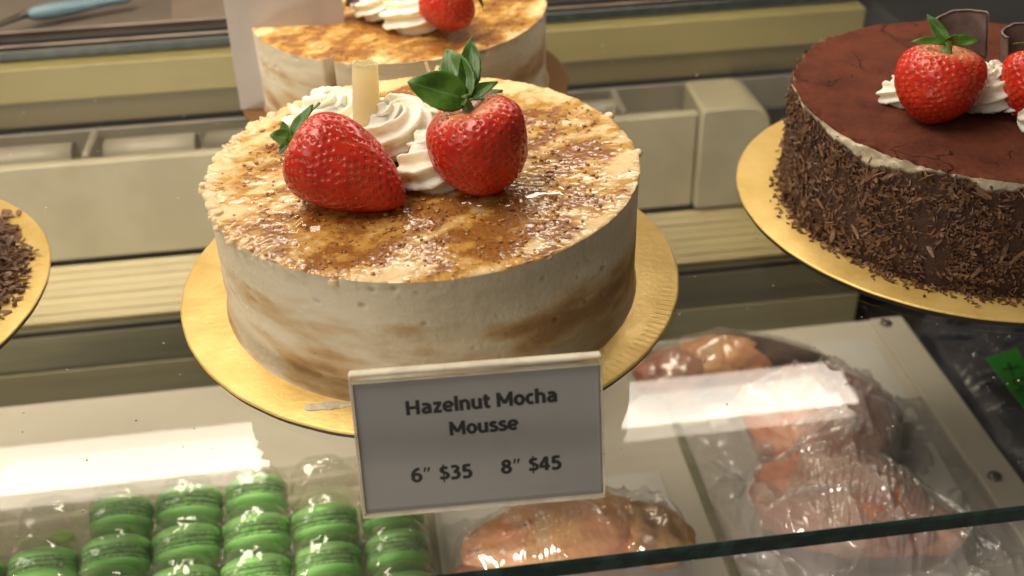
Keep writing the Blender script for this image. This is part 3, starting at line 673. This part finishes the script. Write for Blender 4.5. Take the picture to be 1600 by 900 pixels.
shavings(bl, LC, ring_left, 800, 3, .003, .008, M['flake_pale'])
def ring_right(g):
    d = abs(g.normal(0, .0035)); a = g.uniform(math.radians(140), math.radians(300)); r = .103+d; return r*math.cos(a), r*math.sin(a)-.006, .0001+max(0, (.004-d)*.4)*g.uniform(0, 1)
shavings(br, RC, ring_right, 420, 4, .0015, .004, M['flake'])
HR = .0630
cr_c = pix(1484, 58, Z=.106); cr_t = pix(1450, 184, Z=.0655)
strawberry(cr_c, cr_t, .0212, 71, 'glossy red strawberry standing tip down on the chocolate cake, whole',
  [dict(tip=attip(1448, 22, cr_c, .004), w=.0062, n=(-.2, -.9, .2), curl=.05), dict(tip=attip(1532, 66, cr_c, .004), w=.0065, n=(.1, -.5, .8), curl=.2), dict(tip=attip(1421, 66, cr_c, .002), w=.005, n=(0, -.5, .8), curl=.15), dict(tip=attip(1496, 54, cr_c, -.004), w=.006, n=(0, -.8, .5), curl=.1)], zfloor=HR, blunt=1.15, spin=.3)
sr_c = pix(1640, 60, Z=.102); sr_t = pix(1612, 180, Z=.068)
strawberry(sr_c, sr_t, .0190, 83, 'red strawberry on the chocolate cake cut off by the right edge of the picture', [dict(a=k*1.25, l=.014, w=.007) for k in range(5)], zfloor=HR, blunt=1.3)
cream_swirl('whipped_cream', (pix(1418, 150, Z=.068)[0], pix(1418, 150, Z=.068)[1]+.006, HR), .0075, .007, 1.3, 31, 'whipped cream edge at the left behind the chocolate cake strawberry', start=2.8, rho=.0062)
q = pix(1552, 140, Z=.075); cream_swirl('whipped_cream', (q[0], q[1]+.002, HR), .0105, .017, 1.8, 34, 'tall whipped cream dollop between the strawberries of the chocolate cake', start=.8, rho=.0085)
q = pix(1592, 172, Z=.068); cream_swirl('whipped_cream', (q[0], q[1]-.002, HR), .0075, .006, 1.3, 37, 'low whipped cream fold at the right edge in front of the chocolate cake berries', start=4.0, rho=.0070)
curl('dark_chocolate_curl', pix(1500, 105, Y=.038), pix(1500, 34, Y=.038), .0155, .0014, M['darkchoc'], 'wide grey brown chocolate curl behind the chocolate cake strawberry', turns=.5, start=1.57, taper=1.02)
curl('dark_chocolate_curl', pix(1592, 105, Y=.024), pix(1592, 48, Y=.024), .0100, .0013, M['darkchoc'], 'dark chocolate curl at the right edge above the cream of the chocolate cake', turns=.6, start=1.3, taper=1.0)

# ------------------------------------------------------------------ price sign
SB = pix(568, 808, Z=ZG); SE = pix(945, 775, Z=ZG); SW = np.linalg.norm(SE-SB); ex = (SE-SB)/SW; hb = np.array([-ex[1], ex[0], 0])
LEAN = math.radians(15); su = np.array([0, 0, 1])*math.cos(LEAN)+hb*math.sin(LEAN); sn = np.cross(ex, su); SHT = .0607
Rs = np.stack([ex, su, sn], 1)
sign = empty('price_sign', tuple(SB+ex*SW/2), 'acrylic price card reading Hazelnut Mocha Mousse in front of the cake', 'price sign')
def sbox(name, u0, u1, v0, v1, d0, d1, mat, bev=.0003, R=None):
    c = ex*((u0+u1)/2-SW/2)+su*(v0+v1)/2+sn*(d0+d1)/2
    V, F = boxdata((0, 0, 0), (u1-u0, v1-v0, d1-d0), bev); return mesh(name, V@Rs.T+c, F, mat, sign, smooth=False)
M['acryl'] = clear('acrylic', (.97, .97, .96), .04, .03)
M['acryl_edge'] = simple('acrylic_edge', (.72, .66, .52), .25, (.6, .54, .42), 80, sss=.3, sssr=(1, 1, 1), ssss=.002)
M['paper'] = simple('sign_paper', (.39, .37, .355), .6, (.365, .345, .33), 30, bs=500, bst=.05)
M['ink'] = simple('ink', (.012, .011, .012), .5, (.02, .018, .018), 80)
sbox('paper', .0012, SW-.0012, .0012, SHT-.0036, -.0007, -.0004, M['paper'], 0)
def plane_s(name, u0, u1, v0, v1, d, mat):
    c = np.array([ex*(u-SW/2)+su*v_+sn*d for u, v_ in ((u0, v0), (u1, v0), (u1, v1), (u0, v1))]); return mesh(name, c, [[0, 1, 2, 3]], mat, sign, smooth=False)
plane_s('front_sheet', .0005, SW-.0005, .0005, SHT-.001, .0012, M['acryl'])
sbox('back_sheet', .0005, SW-.0005, .0006, SHT-.0034, -.0022, -.0010, M['acryl_edge'], .0003)
sbox('bottom_fold', 0, SW, -.0002, .0011, -.0022, .0013, M['acryl_edge'], .0004)
sbox('top_fold', 0, SW, SHT-.0010, SHT+.0006, -.0034, .0013, M['acryl_edge'], .0005)
sbox('top_lip', .0003, SW-.0003, SHT-.0036, SHT-.0031, -.0006, .0011, M['acryl_edge'], .0001)
for u in (0, SW-.0005): sbox('side_edge', u, u+.0005, .0011, SHT-.0010, -.0006, .0013, M['acryl_edge'], .0002)
# rear foot of the stand
fb = su*(SHT-.001)-sn*.0034; ft = hb*.040-np.array([0, 0, 0])
V = []
for u in (.004-SW/2, SW/2-.004):
    for a in (fb, ft+np.array([0, 0, .0006])):
        for d in (0, 1): V.append(ex*u+a-(hb*.0012 if d else 0))
mesh('rear_leg', V, [[0, 2, 6, 4], [1, 5, 7, 3], [0, 1, 3, 2], [4, 6, 7, 5], [0, 4, 5, 1], [2, 3, 7, 6]], M['acryl'], sign, smooth=False)
def onsign(px, py):
    d = pix(px, py, D=1)-CAM; tt = ((SB-CAM)@sn)/(d@sn); p = CAM+d*tt-SB; return p@ex, p@su
def ell(cx, cy, rx, ry, a0=0, a1=360, n=22): return [(cx+rx*math.cos(math.radians(a)), cy+ry*math.sin(math.radians(a))) for a in np.linspace(a0, a1, n)]
ARCH = [(.11, .50), (.19, .615), (.33, .665), (.47, .63), (.545, .52), (.555, .38), (.555, 0)]
SS = [(.49, .61), (.36, .665), (.21, .655), (.13, .57), (.17, .46), (.30, .395), (.43, .335), (.50, .23), (.45, .13), (.30, .085), (.16, .095), (.04, .145)]
GLY = {'H': (.97, [[(.13, 0), (.13, 1)], [(.76, 0), (.76, 1)], [(.13, .5), (.76, .5)]]),
 'a': (.72, [[(.09, .62), (.2, .66), (.34, .66), (.47, .61), (.53, .48), (.53, .2), (.53, 0)], [(.53, .41), (.3, .40), (.16, .33), (.12, .21), (.18, .11), (.30, .08), (.43, .13), (.53, .22)]]),
 'z': (.62, [[(.04, .66), (.56, .66)], [(.47, .64), (.12, .1)], [(.03, .09), (.57, .09)]]),
 'e': (.72, [[(.12, .37), (.60, .37)], [(.60, .38), (.57, .55), (.47, .645), (.34, .665), (.2, .615), (.12, .5), (.105, .36), (.14, .22), (.24, .12), (.39, .085), (.58, .13)]]),
 'l': (.34, [[(.15, 0), (.15, 1.04)]]), 'n': (.74, [[(.12, 0), (.12, .75)], ARCH]), 'u': (.74, [[(.57, 0), (.57, .75)], [(.68-x, .75-y) for x, y in ARCH]]),
 't': (.50, [[(.2, .95), (.2, .6), (.2, .25), (.24, .12), (.34, .085), (.46, .1)], [(.02, .66), (.46, .66)]]),
 'M': (1.10, [[(.13, 0), (.13, 1)], [(.92, 0), (.92, 1)], [(.13, .93), (.525, .22)], [(.525, .22), (.92, .93)]]),
 'o': (.73, [ell(.35, .375, .24, .29)]), 'c': (.62, [ell(.37, .375, .255, .29, 58, 302)]), 'h': (.74, [[(.12, 0), (.12, 1.04)], ARCH]), 's': (.60, [SS]),
 '6': (.74, [[(.58, .93), (.42, .91), (.26, .81), (.15, .62), (.125, .36)], ell(.365, .325, .235, .24)]),
 '"': (.62, [[(.20, 1.0), (.12, .68)], [(.44, 1.0), (.36, .68)]]), ' ': (.36, []),
 '$': (.74, [[(.06+x*1.12, .02+y*1.32*.98) for x, y in SS], [(.355, -.17), (.355, 1.13)]]),
 '3': (.74, [[(.1, .88), (.25, .92), (.42, .89), (.51, .76), (.44, .61), (.26, .54)], [(.24, .54), (.45, .5), (.56, .36), (.54, .2), (.42, .1), (.25, .08), (.07, .12)]]),
 '5': (.74, [[(.58, .91), (.14, .91)], [(.19, .95), (.17, .48)], [(.14, .52), (.3, .57), (.46, .53), (.56, .39), (.54, .21), (.43, .1), (.27, .08), (.07, .12)]]),
 '8': (.74, [ell(.36, .735, .195, .175), ell(.36, .29, .24, .21)]), '4': (.76, [[(.48, 0), (.48, 1.0)], [(.44, .95), (.08, .36)], [(.03, .30), (.70, .30)]])}
def smooth_line(p, k=5):
    p = np.array(p, float)
    if len(p) < 4: return p
    q = np.vstack([2*p[0]-p[1], p, 2*p[-1]-p[-2]]); out = []
    if np.allclose(p[0], p[-1]): q[0] = p[-2]; q[-1] = p[1]
    for i in range(1, len(q)-2):
        for u in np.linspace(0, 1, k, endpoint=False): out.append(.5*(2*q[i]+(q[i+1]-q[i-1])*u+(2*q[i-1]-5*q[i]+4*q[i+1]-q[i+2])*u*u+(3*q[i]-q[i-1]-3*q[i+1]+q[i+2])*u**3))
    return np.array(out+[p[-1]])
def text_part(name, body, left, right):
    """bold sans lettering drawn as flat strokes printed on the paper; left and right are the ends of its base line"""
    (u0, v0), (u1, v1) = onsign(*left), onsign(*right); x = 0; VV = []; FF = []; k = 0; dep = 0
    for ch in body:
        adv, strokes_ = GLY[ch]
        for st_ in strokes_:
            w0 = .09 if (ch == '$' and len(st_) == 2) else (.15 if ch == '"' else .255)
            p = smooth_line(st_); T = np.gradient(p, axis=0)
            if np.allclose(p[0], p[-1]): T[0] = T[-1] = p[1]-p[-2]
            T /= np.linalg.norm(T, axis=1, keepdims=True)+1e-9; N_ = np.c_[-T[:, 1], T[:, 0]]
            wv = w0*(.5-.07*np.abs(T[:, 0]))[:, None]
            if ch == '"': wv = wv*np.linspace(1.15, .7, len(p))[:, None]
            a_, b_ = p+N_*wv, p-N_*wv; n = len(p); dep += 1
            Q = np.vstack([a_, b_]); VV.append(np.c_[Q[:, 0]+x, Q[:, 1], np.full(2*n, dep)])
            FF += [[k+i, k+n+i, k+n+i+1, k+i+1] for i in range(n-1)]; k += 2*n
        x += adv
    P = np.concatenate(VV); x0, x1 = P[:, 0].min(), P[:, 0].max(); s_ = math.hypot(u1-u0, v1-v0)/(x1-x0); an = math.atan2(v1-v0, u1-u0)
    uu = (P[:, 0]-x0)*s_; vv = P[:, 1]*s_; U_ = u0+uu*math.cos(an)-vv*math.sin(an); V_ = v0+uu*math.sin(an)+vv*math.cos(an)
    Q = ex[None]*(U_-SW/2)[:, None]+su[None]*V_[:, None]+sn[None]*(-.00037+P[:, 2]*4e-6)[:, None]
    return mesh(name, Q, FF, M['ink'], sign, smooth=False)
text_part('lettering', 'Hazelnut Mocha', (635, 650), (871, 628))
text_part('lettering', 'Mousse', (703, 681.5), (811, 671.5))
text_part('lettering', '6" $35', (643, 755), (739, 747))
text_part('lettering', '8" $45', (783, 741.5), (878, 733.5))

# paper card at the left of the back cake
M['card'] = simple('grey_card', (.47, .415, .38), .65, (.43, .38, .345), 30, bs=300, bst=.06)
p0 = pix(372, 150, Y=.214); p1 = pix(412, 150, Y=.214); 
V, F = boxdata((0, 0, .060), (.075, .0012, .12), .0003)
cardb = np.array([p0[0]+.0375, .214, p0[2]])
cd_ = mesh('paper_card', V, F, M['card'], smooth=False, loc=(p0[0]+.0375, .2145, .0004)); cd_.rotation_euler = (math.radians(-5), 0, math.radians(-3))
tag(cd_, 'plain grey card standing behind the left of the back cake', 'card')

# ------------------------------------------------------------------ macarons in a clear tray on the lower deck
t = NT('macaron_shell'); v = t.coord()
M['mac'] = t.done(t.pbr(col=t.mix(t.noise(v, 60, 4), (.42, .86, .28), (.36, .80, .23)), rough=.42, nrm=t.bump(t.noise(v, 520, 4), .2, .0006), sss=.1, sssr=(.5, 1, .3), ssss=.002))
M['macfoot'] = simple('macaron_foot', (.44, .78, .32), .7, (.2, .5, .13), 420, bs=700, bst=.8, bd=.001)
M['macfill'] = simple('macaron_filling', (.30, .62, .19), .6, (.18, .45, .11), 260)
def lathe_y(prof, n=48, wob=None):
    th = np.linspace(0, 2*np.pi, n, endpoint=False)
    P = np.array([[[r*math.cos(a), y, r*math.sin(a)] for a in th] for r, y in prof])
    if wob is not None: P = P+wob(P)
    return P.reshape(-1, 3), gridfaces(len(prof), n, cv=True)
def mac_meshes():
    out = {}
    R = .0208
    prof = [(.0004, -.0132)]+[(R*math.sin(a), -.0052-.0082*math.cos(a)**.8) for a in np.linspace(.12, math.pi/2-.02, 14)]+[(R-.0006, -.0044)]
    out['shell'] = lathe_y(prof, 48)
    def wob(P):
        n = (fbm(P*420, 3, 5)-.5); d = P.copy(); d[..., 1] = 0; d /= np.linalg.norm(d, axis=-1, keepdims=True)+1e-9; return d*n[..., None]*.0032
    prof = [(R-.0016, -.0047), (R-.0006, -.0042), (R-.0003, -.0034), (R-.0005, -.0026), (R-.0014, -.0020), (R-.004, -.0018)]
    out['foot'] = lathe_y(prof, 110, wob)
    out['filling'] = lathe_y([(R-.006, -.0019), (R-.0020, -.0018), (R-.0008, -.0008), (R-.0008, .0008), (R-.0020, .0018), (R-.006, .0019)], 110, wob)
    res = {}
    for k, (V, F) in out.items():
        me = bpy.data.meshes.new(k); me.from_pydata(V.tolist(), [], F[:, ::-1].tolist()); me.materials.append(M[{'shell': 'mac', 'foot': 'macfoot', 'filling': 'macfill'}[k]]); me.polygons.foreach_set('use_smooth', [True]*len(me.polygons)); me.update(); res[k] = me
    return res
MM = mac_meshes()
ZM = ZD+.0235
T0 = pix(401, 777, Z=ZM); TA = math.radians(3.6)
colv = rotz(TA)@np.array([.0428, 0, 0]); rowv = rotz(TA)@np.array([0, -.0338, 0])
def cell(i, j): return T0+colv*i+rowv*j
def macaron(i, j, label):
    p = cell(i, j); root = empty('macaron', (p[0], p[1], p[2]-.001), label, 'macaron', 'green macarons in the clear tray', TA+rnd.uniform(-.05, .05))
    root.rotation_euler[0] = math.radians(rnd.uniform(8, 17)); root.rotation_euler[1] = rnd.uniform(0, 6)
    root.rotation_mode = 'YXZ'; root.rotation_euler = (math.radians(rnd.uniform(23, 32)), rnd.uniform(0, 6), TA+rnd.uniform(-.05, .05))
    for s in (0, 1):
        sh = bpy.data.objects.new('shell', MM['shell']); link(sh, root); f = bpy.data.objects.new('foot', MM['foot']); link(f, sh)
        if s: sh.rotation_euler = (0, 0, math.pi)
    link(bpy.data.objects.new('filling', MM['filling']), root); root.scale = [rnd.uniform(.95, 1.03), rnd.uniform(.93, 1.05), rnd.uniform(.95, 1.03)]
names_r = ['back row', 'second row', 'third row', 'fourth row']
cols = {-3: 'far left', -2: 'left', -1: 'centre left', 0: 'centre', 1: 'centre right', 2: 'right end'}
pos_txt = {(-2, 0): 'leftmost green macaron of the back row beside an empty cell', (-1, 0): 'middle green macaron of the back row of three', (0, 0): 'rightmost green macaron of the back row, below the light reflection',
 (-3, 1): 'green macaron of the second row right below the smeared empty cell', (-2, 1): 'second green macaron from the left in the second row', (-1, 1): 'third green macaron from the left in the second row', (0, 1): 'fourth green macaron from the left in the second row', (1, 1): 'green macaron below the empty cell beside the price sign', (2, 1): 'green macaron mostly hidden behind the lower left sign corner',
 (-4, 1): 'green macaron of the second row cut off by the left edge',
 (-2, 2): 'green macaron of the third row cut off below, second from left', (-1, 2): 'green macaron of the third row cut off below, left of centre', (0, 2): 'green macaron of the third row cut off at the bottom, centre column', (1, 2): 'green macaron of the third row, second from the right', (2, 2): 'green macaron at the right end of the third row under the sign corner',
 (1, 3): 'green macaron at the bottom edge, second column from the right', (2, 3): 'green macaron at the bottom right corner of the tray'}
for (i, j), lb in pos_txt.items(): macaron(i, j, lb)
# tray: base sheet and clear lid with one dome per cell
M['clearpl'] = clear('clear_plastic', (.97, .97, .95), .12, .05, milk=.06, milkcol=(.85, .83, .76), wr=(120, .35, .0014))
M['traybase'] = clear('tray_base_plastic', (.9, .88, .8), .05, .1, milk=.35, milkcol=(.7, .66, .52))
tray = empty('macaron_tray', tuple(cell(-.9, 1.5)*np.array([1, 1, 0])+np.array([0, 0, ZD])), 'clear plastic blister tray holding rows of green macarons', 'tray')
tc = np.array(tray.location)
nx, ny = 8, 5; i0, j0 = -5, -1+.5-.5
GX, GY = np.meshgrid(np.linspace(-5.5, 2.75, 331), np.linspace(-.95, 4.5, 221), indexing='ij')
fx = (GX+.5) % 1-.5; fy = (GY+.5) % 1-.5
dome = (1-np.clip(np.abs(fx)/.49, 0, 1)**3.2)**.6*(1-np.clip(np.abs(fy)/.48, 0, 1)**2.8)**.6
inside = (GX > -5.5) & (GX < 2.5) & (GY > -.5) & (GY < 4.5)
H_ = np.where(inside, dome*(.0285-.0070*(fy+.5)), 0)+.0200
H_ = H_-sstep(2.6, 2.75, GX)*.017-sstep(-.86, -.95, GY)*.017
H_ = H_+(fbm(np.stack([GX*9, GY*9, GX*0], -1), 3, 4)-.5)*.0016
P = (cell(0, 0)-tc)[None, None]+GX[..., None]*colv+GY[..., None]*rowv; P[..., 2] = H_
mesh('lid', P.reshape(-1, 3), gridfaces(331, 221)[:, ::-1], M['clearpl'], tray)
P2 = P.copy()[::2, ::2]; P2[..., 2] = .0016+np.where(inside, -.0006*dome, .001)[::2, ::2]
mesh('base', P2.reshape(-1, 3), gridfaces(P2.shape[0], P2.shape[1])[:, ::-1], M['traybase'], tray)
# green smear of filling left in an empty cell
M['gsmear'] = simple('green_smear', (.28, .50, .08), .5, (.45, .5, .15), 120)
q = pix(97, 838, Z=ZD+.004); V, F = blob(np.random.default_rng(3), .0075, 14, 8); o = mesh('macaron_smear', V*np.array([1, .7, .25])+(q-tc), F, M['gsmear'], tray)

# ------------------------------------------------------------------ packed hams
t = NT('ham_meat'); v = t.coord()
n1 = t.noise(v, 24, 5, .6, .6); n2 = t.noise(v, 60, 5, .6, 1.0)
c = t.mix(t.ramp(n1, .35, .65), (.88, .48, .20), (.78, .32, .17)); c = t.mix(t.ramp(n2, .60, .74), c, (.40, .17, .08)); c = t.mix(t.math('MULTIPLY', t.ramp(t.noise(v, 40, 4), .55, .68), .8), c, (.75, .55, .35))
M['ham'] = t.done(t.pbr(col=c, rough=.35, nrm=t.bump(t.math('ADD', n2, t.noise(v, 200, 4)), .5, .002), sss=.15, sssr=(1, .4, .2), ssss=.004))
t = NT('ham_pink'); v = t.coord(); n1 = t.noise(v, 26, 5, .6, .8)
c = t.mix(t.ramp(n1, .35, .65), (.64, .34, .23), (.58, .21, .15)); c = t.mix(t.ramp(t.noise(v, 50, 4), .55, .7), c, (.38, .21, .16))
M['ham_pink'] = t.done(t.pbr(col=c, rough=.35, nrm=t.bump(t.noise(v, 160, 4), .5, .002), sss=.15, sssr=(1, .4, .2), ssss=.004))
M['ham_brown'] = simple('ham_smoked', (.55, .29, .09), .4, (.30, .13, .05), 40, bs=140, bst=.6, bd=.002)
M['ham_dark'] = simple('ham_dark_rind', (.08, .04, .025), .5, (.16, .08, .045), 60, bs=200, bst=.6, bd=.002)
M['bag'] = clear('vacuum_bag', (.97, .97, .97), .09, .10, milk=.07, milkcol=(.8, .78, .75))
M['bag_thick'] = clear('loose_bag', (.95, .95, .96), .11, .11, milk=.27, milkcol=(.80, .77, .74))
M['paperwhite'] = simple('white_backing', (.74, .72, .67), .55, (.68, .66, .61), 25, bs=80, bst=.08)
def lump(name, parent, c, s, mat, seed, rz=0, taper=0.0, amp=.16, n=(64, 48), ry=0):
    th = np.linspace(0, 2*np.pi, n[0], endpoint=False); ph = np.linspace(.02, np.pi-.02, n[1])
    D = np.stack([np.cos(ph)[:, None]+0*th, np.sin(ph)[:, None]*np.cos(th), np.sin(ph)[:, None]*np.sin(th)], -1)
    r = 1+amp*2*(fbm(D*1.6, 3, seed)-.5)+amp*.35*(fbm(D*6, 3, seed+2)-.5)
    P = D*r[..., None]; tp = 1-taper*(P[..., 0]*.5+.5); P[..., 1] *= tp; P[..., 2] *= tp
    P = P*np.array(s)/2; P = P.reshape(-1, 3)@np.array(Matrix.Rotation(ry, 3, 'Y')).T@rotz(rz).T; P = P+np.array(c)
    F = gridfaces(n[1], n[0], cv=True).tolist()+[list(range(n[0])), [(n[1]-1)*n[0]+j for j in range(n[0])][::-1]]
    return mesh(name, P, F, mat, parent), P
def drape(name, parent, Ps, x0, x1, y0, y1, mat, seed, off=.002, wr=.004, n=(150, 150), rz=0, floor=.003, org=(0, 0), soft=14, sharp=60, dens=4200):
    """clear film laid over the lumps: height of what lies under it, plus creases"""
    gx = np.linspace(x0, x1, n[0]); gy = np.linspace(y0, y1, n[1]); H = np.full(n, floor)
    for P in Ps:
        ix = np.clip(((P[:, 0]-x0)/(x1-x0)*(n[0]-1)).round().astype(int), 0, n[0]-1); iy = np.clip(((P[:, 1]-y0)/(y1-y0)*(n[1]-1)).round().astype(int), 0, n[1]-1)
        np.maximum.at(H, (ix, iy), P[:, 2]+off)
    for k in range(7): # fill holes and pull the film tight
        m = H.copy()
        for dx, dy in ((1, 0), (-1, 0), (0, 1), (0, -1)): m = np.maximum(m, np.roll(np.roll(H, dx, 0), dy, 1)-.0012)
        H = m
    H0 = H.copy()
    for k in range(soft+3):
        if k == soft: H = np.maximum(H, H0)+.0012
        H = (H+np.roll(H, 1, 0)+np.roll(H, -1, 0)+np.roll(H, 1, 1)+np.roll(H, -1, 1))/5
    X, Y = np.meshgrid(gx, gy, indexing='ij'); Q = np.stack([X, Y, X*0], -1)
    wv = fbm(Q*28, 2, seed)[..., None]*np.array([1.3, -1, 0])*.02
    g = np.random.default_rng(seed); A_ = (x1-x0)*(y1-y0)
    for k in range(int(A_*dens)+14): # long creases: sharp tapered ridges
        cx, cy = g.uniform(x0, x1), g.uniform(y0, y1); an = g.uniform(0, np.pi); Lc = g.uniform(.012, .055); wc = g.uniform(.0012, .0042); hc = wr*g.uniform(.25, 1.0)*min(1, Lc/.03)
        dx, dy = X+wv[..., 0]-cx, Y+wv[..., 1]-cy; al = dx*math.cos(an)+dy*math.sin(an); ac = -dx*math.sin(an)+dy*math.cos(an)+al*al*g.normal(0, 6)
        H = H+hc*np.exp(-np.abs(ac)/wc)*np.clip(1-(al/Lc)**2, 0, 1)*g.choice([1, 1, -.5])
    H = H+wr*.5*(fbm(Q*35, 2, seed+1)-.5)
    ed = np.minimum(np.minimum(X-x0, x1-X)/(x1-x0), np.minimum(Y-y0, y1-Y)/(y1-y0)); H = floor*.4+(H-floor*.4)*sstep(0, .06, ed)
    X2 = X+(fbm(Q*40, 2, seed+3)-.5)*.006; Y2 = Y+(fbm(Q*40, 2, seed+4)-.5)*.006
    o = mesh(name, np.stack([X2, Y2, H], -1).reshape(-1, 3), gridfaces(*n), mat, parent); return o
def pack(loc, label): return empty('packed_ham', loc, label, 'ham', 'vacuum packed smoked hams')
# front ham with the pointed shank
h1 = pack((.070, -.015, ZD), 'orange smoked ham with a pointed shank in clear film below the price sign')
box('backing_card', (.0, 0, .0016), (.158, .15, .0024), M['paperwhite'], h1, .0006, rotz(.02))
o, Pa = lump('meat', h1, (-.010, .004, .030), (.112, .066, .052), M['ham'], 5, rz=math.pi+.12, taper=.35, amp=.16)
o, Pb = lump('shank', h1, (-.058, -.010, .020), (.046, .030, .030), M['ham_pink'], 9, rz=math.pi+.35, taper=.5, amp=.2)
o, Pc = lump('chunk', h1, (.052, -.001, .025), (.040, .060, .044), M['ham_brown'], 14, rz=.9, taper=.2, amp=.25)
drape('film', h1, [Pa, Pb, Pc], -.078, .078, -.055, .052, M['bag'], 4, wr=.0055, sharp=70, n=(230, 170))
# large bagged ham on the right
h2 = pack((.252, .020, ZD), 'large pink ham in a wrinkled loose plastic bag under the right of the shelf')
box('backing_card', (.0, .005, .0016), (.120, .215, .0024), M['paperwhite'], h2, .0006, rotz(-.05))
o, Pa = lump('meat', h2, (.006, .046, .030), (.100, .105, .056), M['ham_pink'], 25, rz=.3, taper=.1, amp=.18)
o, Pb = lump('meat', h2, (-.004, -.026, .026), (.088, .120, .048), M['ham_pink'], 29, rz=1.2, taper=.2, amp=.25)
o, Pc = lump('knuckle', h2, (.040, -.050, .020), (.036, .060, .032), M['ham'], 33, rz=1.3, taper=.3, amp=.22)
drape('bag', h2, [Pa, Pb, Pc], -.078, .108, -.125, .086, M['bag_thick'], 14, off=.003, wr=.0125, n=(300, 330), dens=3200, sharp=44, soft=16)
# ham behind, with a dark pointed rind
h3 = pack((.222, .150, ZD), 'smoked ham piece with dark pointed rind lying behind the white light reflection')
box('backing_card', (.0, .0, .0016), (.088, .056, .0024), M['paperwhite'], h3, .0006, rotz(-.05))
o, Pa = lump('meat', h3, (-.040, -.006, .018), (.070, .050, .036), M['ham_pink'], 41, amp=.3, rz=.3)
o, Pb = lump('fat', h3, (-.006, .0, .019), (.072, .050, .040), M['ham'], 43, amp=.26, rz=-.2)
o, Pc = lump('rind', h3, (.028, .002, .021), (.095, .046, .042), M['ham_dark'], 47, rz=-.25, taper=.75, amp=.12)
drape('film', h3, [Pa, Pb, Pc], -.075, .078, -.032, .034, M['bag'], 24, wr=.003, n=(120, 70))
# paper sheet and dark bags on the right
sh = box('butcher_paper', (.318, .075, ZD+.0052), (.050, .21, .0012), M['paperwhite'], bev=.0002, R=rotz(-.06)); tag(sh, 'pale paper sheet lying beside the bagged ham near the deck edge', 'paper sheet')
dk = empty('dark_bag', (.47, .115, -.262), 'navy blue bag in clear wrinkled film right of the deck with a green tag', 'bag')
M['dullfilm'] = clear('dull_film', (.95, .95, .97), .05, .22, milk=.10, milkcol=(.5, .48, .47))
M['navy'] = simple('navy_bag', (.016, .020, .038), .4, (.034, .038, .056), 40, bs=90, bst=.5, bd=.002)
o, Pa = lump('contents', dk, (0, 0, .022), (.165, .27, .055), M['navy'], 51, amp=.12)
drape('film', dk, [Pa], -.082, .12, -.17, .12, M['dullfilm'], 44, wr=.007, n=(170, 230), dens=900)
box('lower_shelf', (.62, .03, -.268), (.47, .66, .010), M['black'], bev=.002); tag(bpy.data.objects['lower_shelf'], kind='structure')
M['green'] = simple('green_tag', (.035, .30, .035), .5, (.03, .25, .03), 40)
gp = [pix(1540, 560, Z=-.196), pix(1588, 543, Z=-.196), pix(1648, 640, Z=-.196), pix(1610, 650, Z=-.196)]
gc = sum(gp)/4; V = [p-gc for p in gp]+[p-gc-np.array([0, 0, .0008]) for p in gp]
gt = mesh('green_tag', V, [[0, 3, 2, 1], [4, 5, 6, 7], [0, 1, 5, 4], [1, 2, 6, 5], [2, 3, 7, 6], [3, 0, 4, 7]], M['green'], smooth=False, loc=gc)
tag(gt, 'bright green tag with handwritten marks lying on the navy bag', 'tag')
def strokes(name, parent, lists):
    VV = []; FF = []; k = 0
    for L in lists:
        pts = [pix(x, y, Z=-.1957)-gc for x, y in L]; V, F = tube(pts, .0006, 6); VV.append(V); FF += [[q+k for q in f] for f in F]; k += len(V)
    return mesh(name, np.concatenate(VV), FF, M['ink'], parent)
strokes('handwriting', gt, [[(1565, 577), (1578, 576), (1592, 573)], [(1576, 568), (1580, 577), (1584, 588)]])
strokes('handwriting', gt, [[(1601, 591), (1592, 592), (1583, 594), (1586, 600), (1592, 601), (1597, 605), (1594, 610), (1586, 610)]])

# ------------------------------------------------------------------ knife with blue handle on the counter
kn = empty('knife', (-.27, .43, -.005), 'knife with a pale blue handle lying on the counter behind the shelf', 'knife')
M['bluehandle'] = simple('blue_handle', (.16, .25, .28), .4, (.13, .21, .24), 30)
M['blade'] = simple('knife_blade', (.10, .085, .07), .3, (.07, .06, .05), 60, metal=.8)
a0 = pix(42, 24, Z=.006)-np.array(kn.location); a1 = pix(205, -4, Z=.006)-np.array(kn.location); a2 = pix(-60, 62, Z=.003)-np.array(kn.location)
V, F = tube([a0+(a1-a0)*q for q in np.linspace(0, 1, 14)], .0052*(1+.25*np.sin(np.linspace(0, 1, 14)*6))*np.array([.55]+[1]*12+[.5]), 14); mesh('handle', V, F, M['bluehandle'], kn)
d = (a2-a0); V, F = tube([a0+d*q for q in np.linspace(0, 1, 10)], np.linspace(.0042, .0012, 10), 12, np.array([1, .9, .6, .35, .25, .2, .25, .35, .6, .9, 1, 1])); mesh('blade', V, F, M['blade'], kn)

# ------------------------------------------------------------------ crumbs and specks on the glass
M['speck'] = simple('glass_specks', (.55, .48, .36), .6, (.2, .12, .07), 500)
g = np.random.default_rng(19); pts = []
while len(pts) < 320:
    x, y = g.uniform(-.30, .42), g.uniform(-.19, .30)
    if all(math.hypot(x-c[0], y-c[1]) > .128 for c in ((0, 0), (.305, .032), LC, BC)): pts.append((x, y, ZG+.0001))
sp_ = scatter('crumb_specks', None, pts, .00022, .0008, M['speck'], 19, .6, pw=4.0); tag(sp_, 'tiny crumbs scattered over the glass shelf', 'crumbs', kind='stuff')
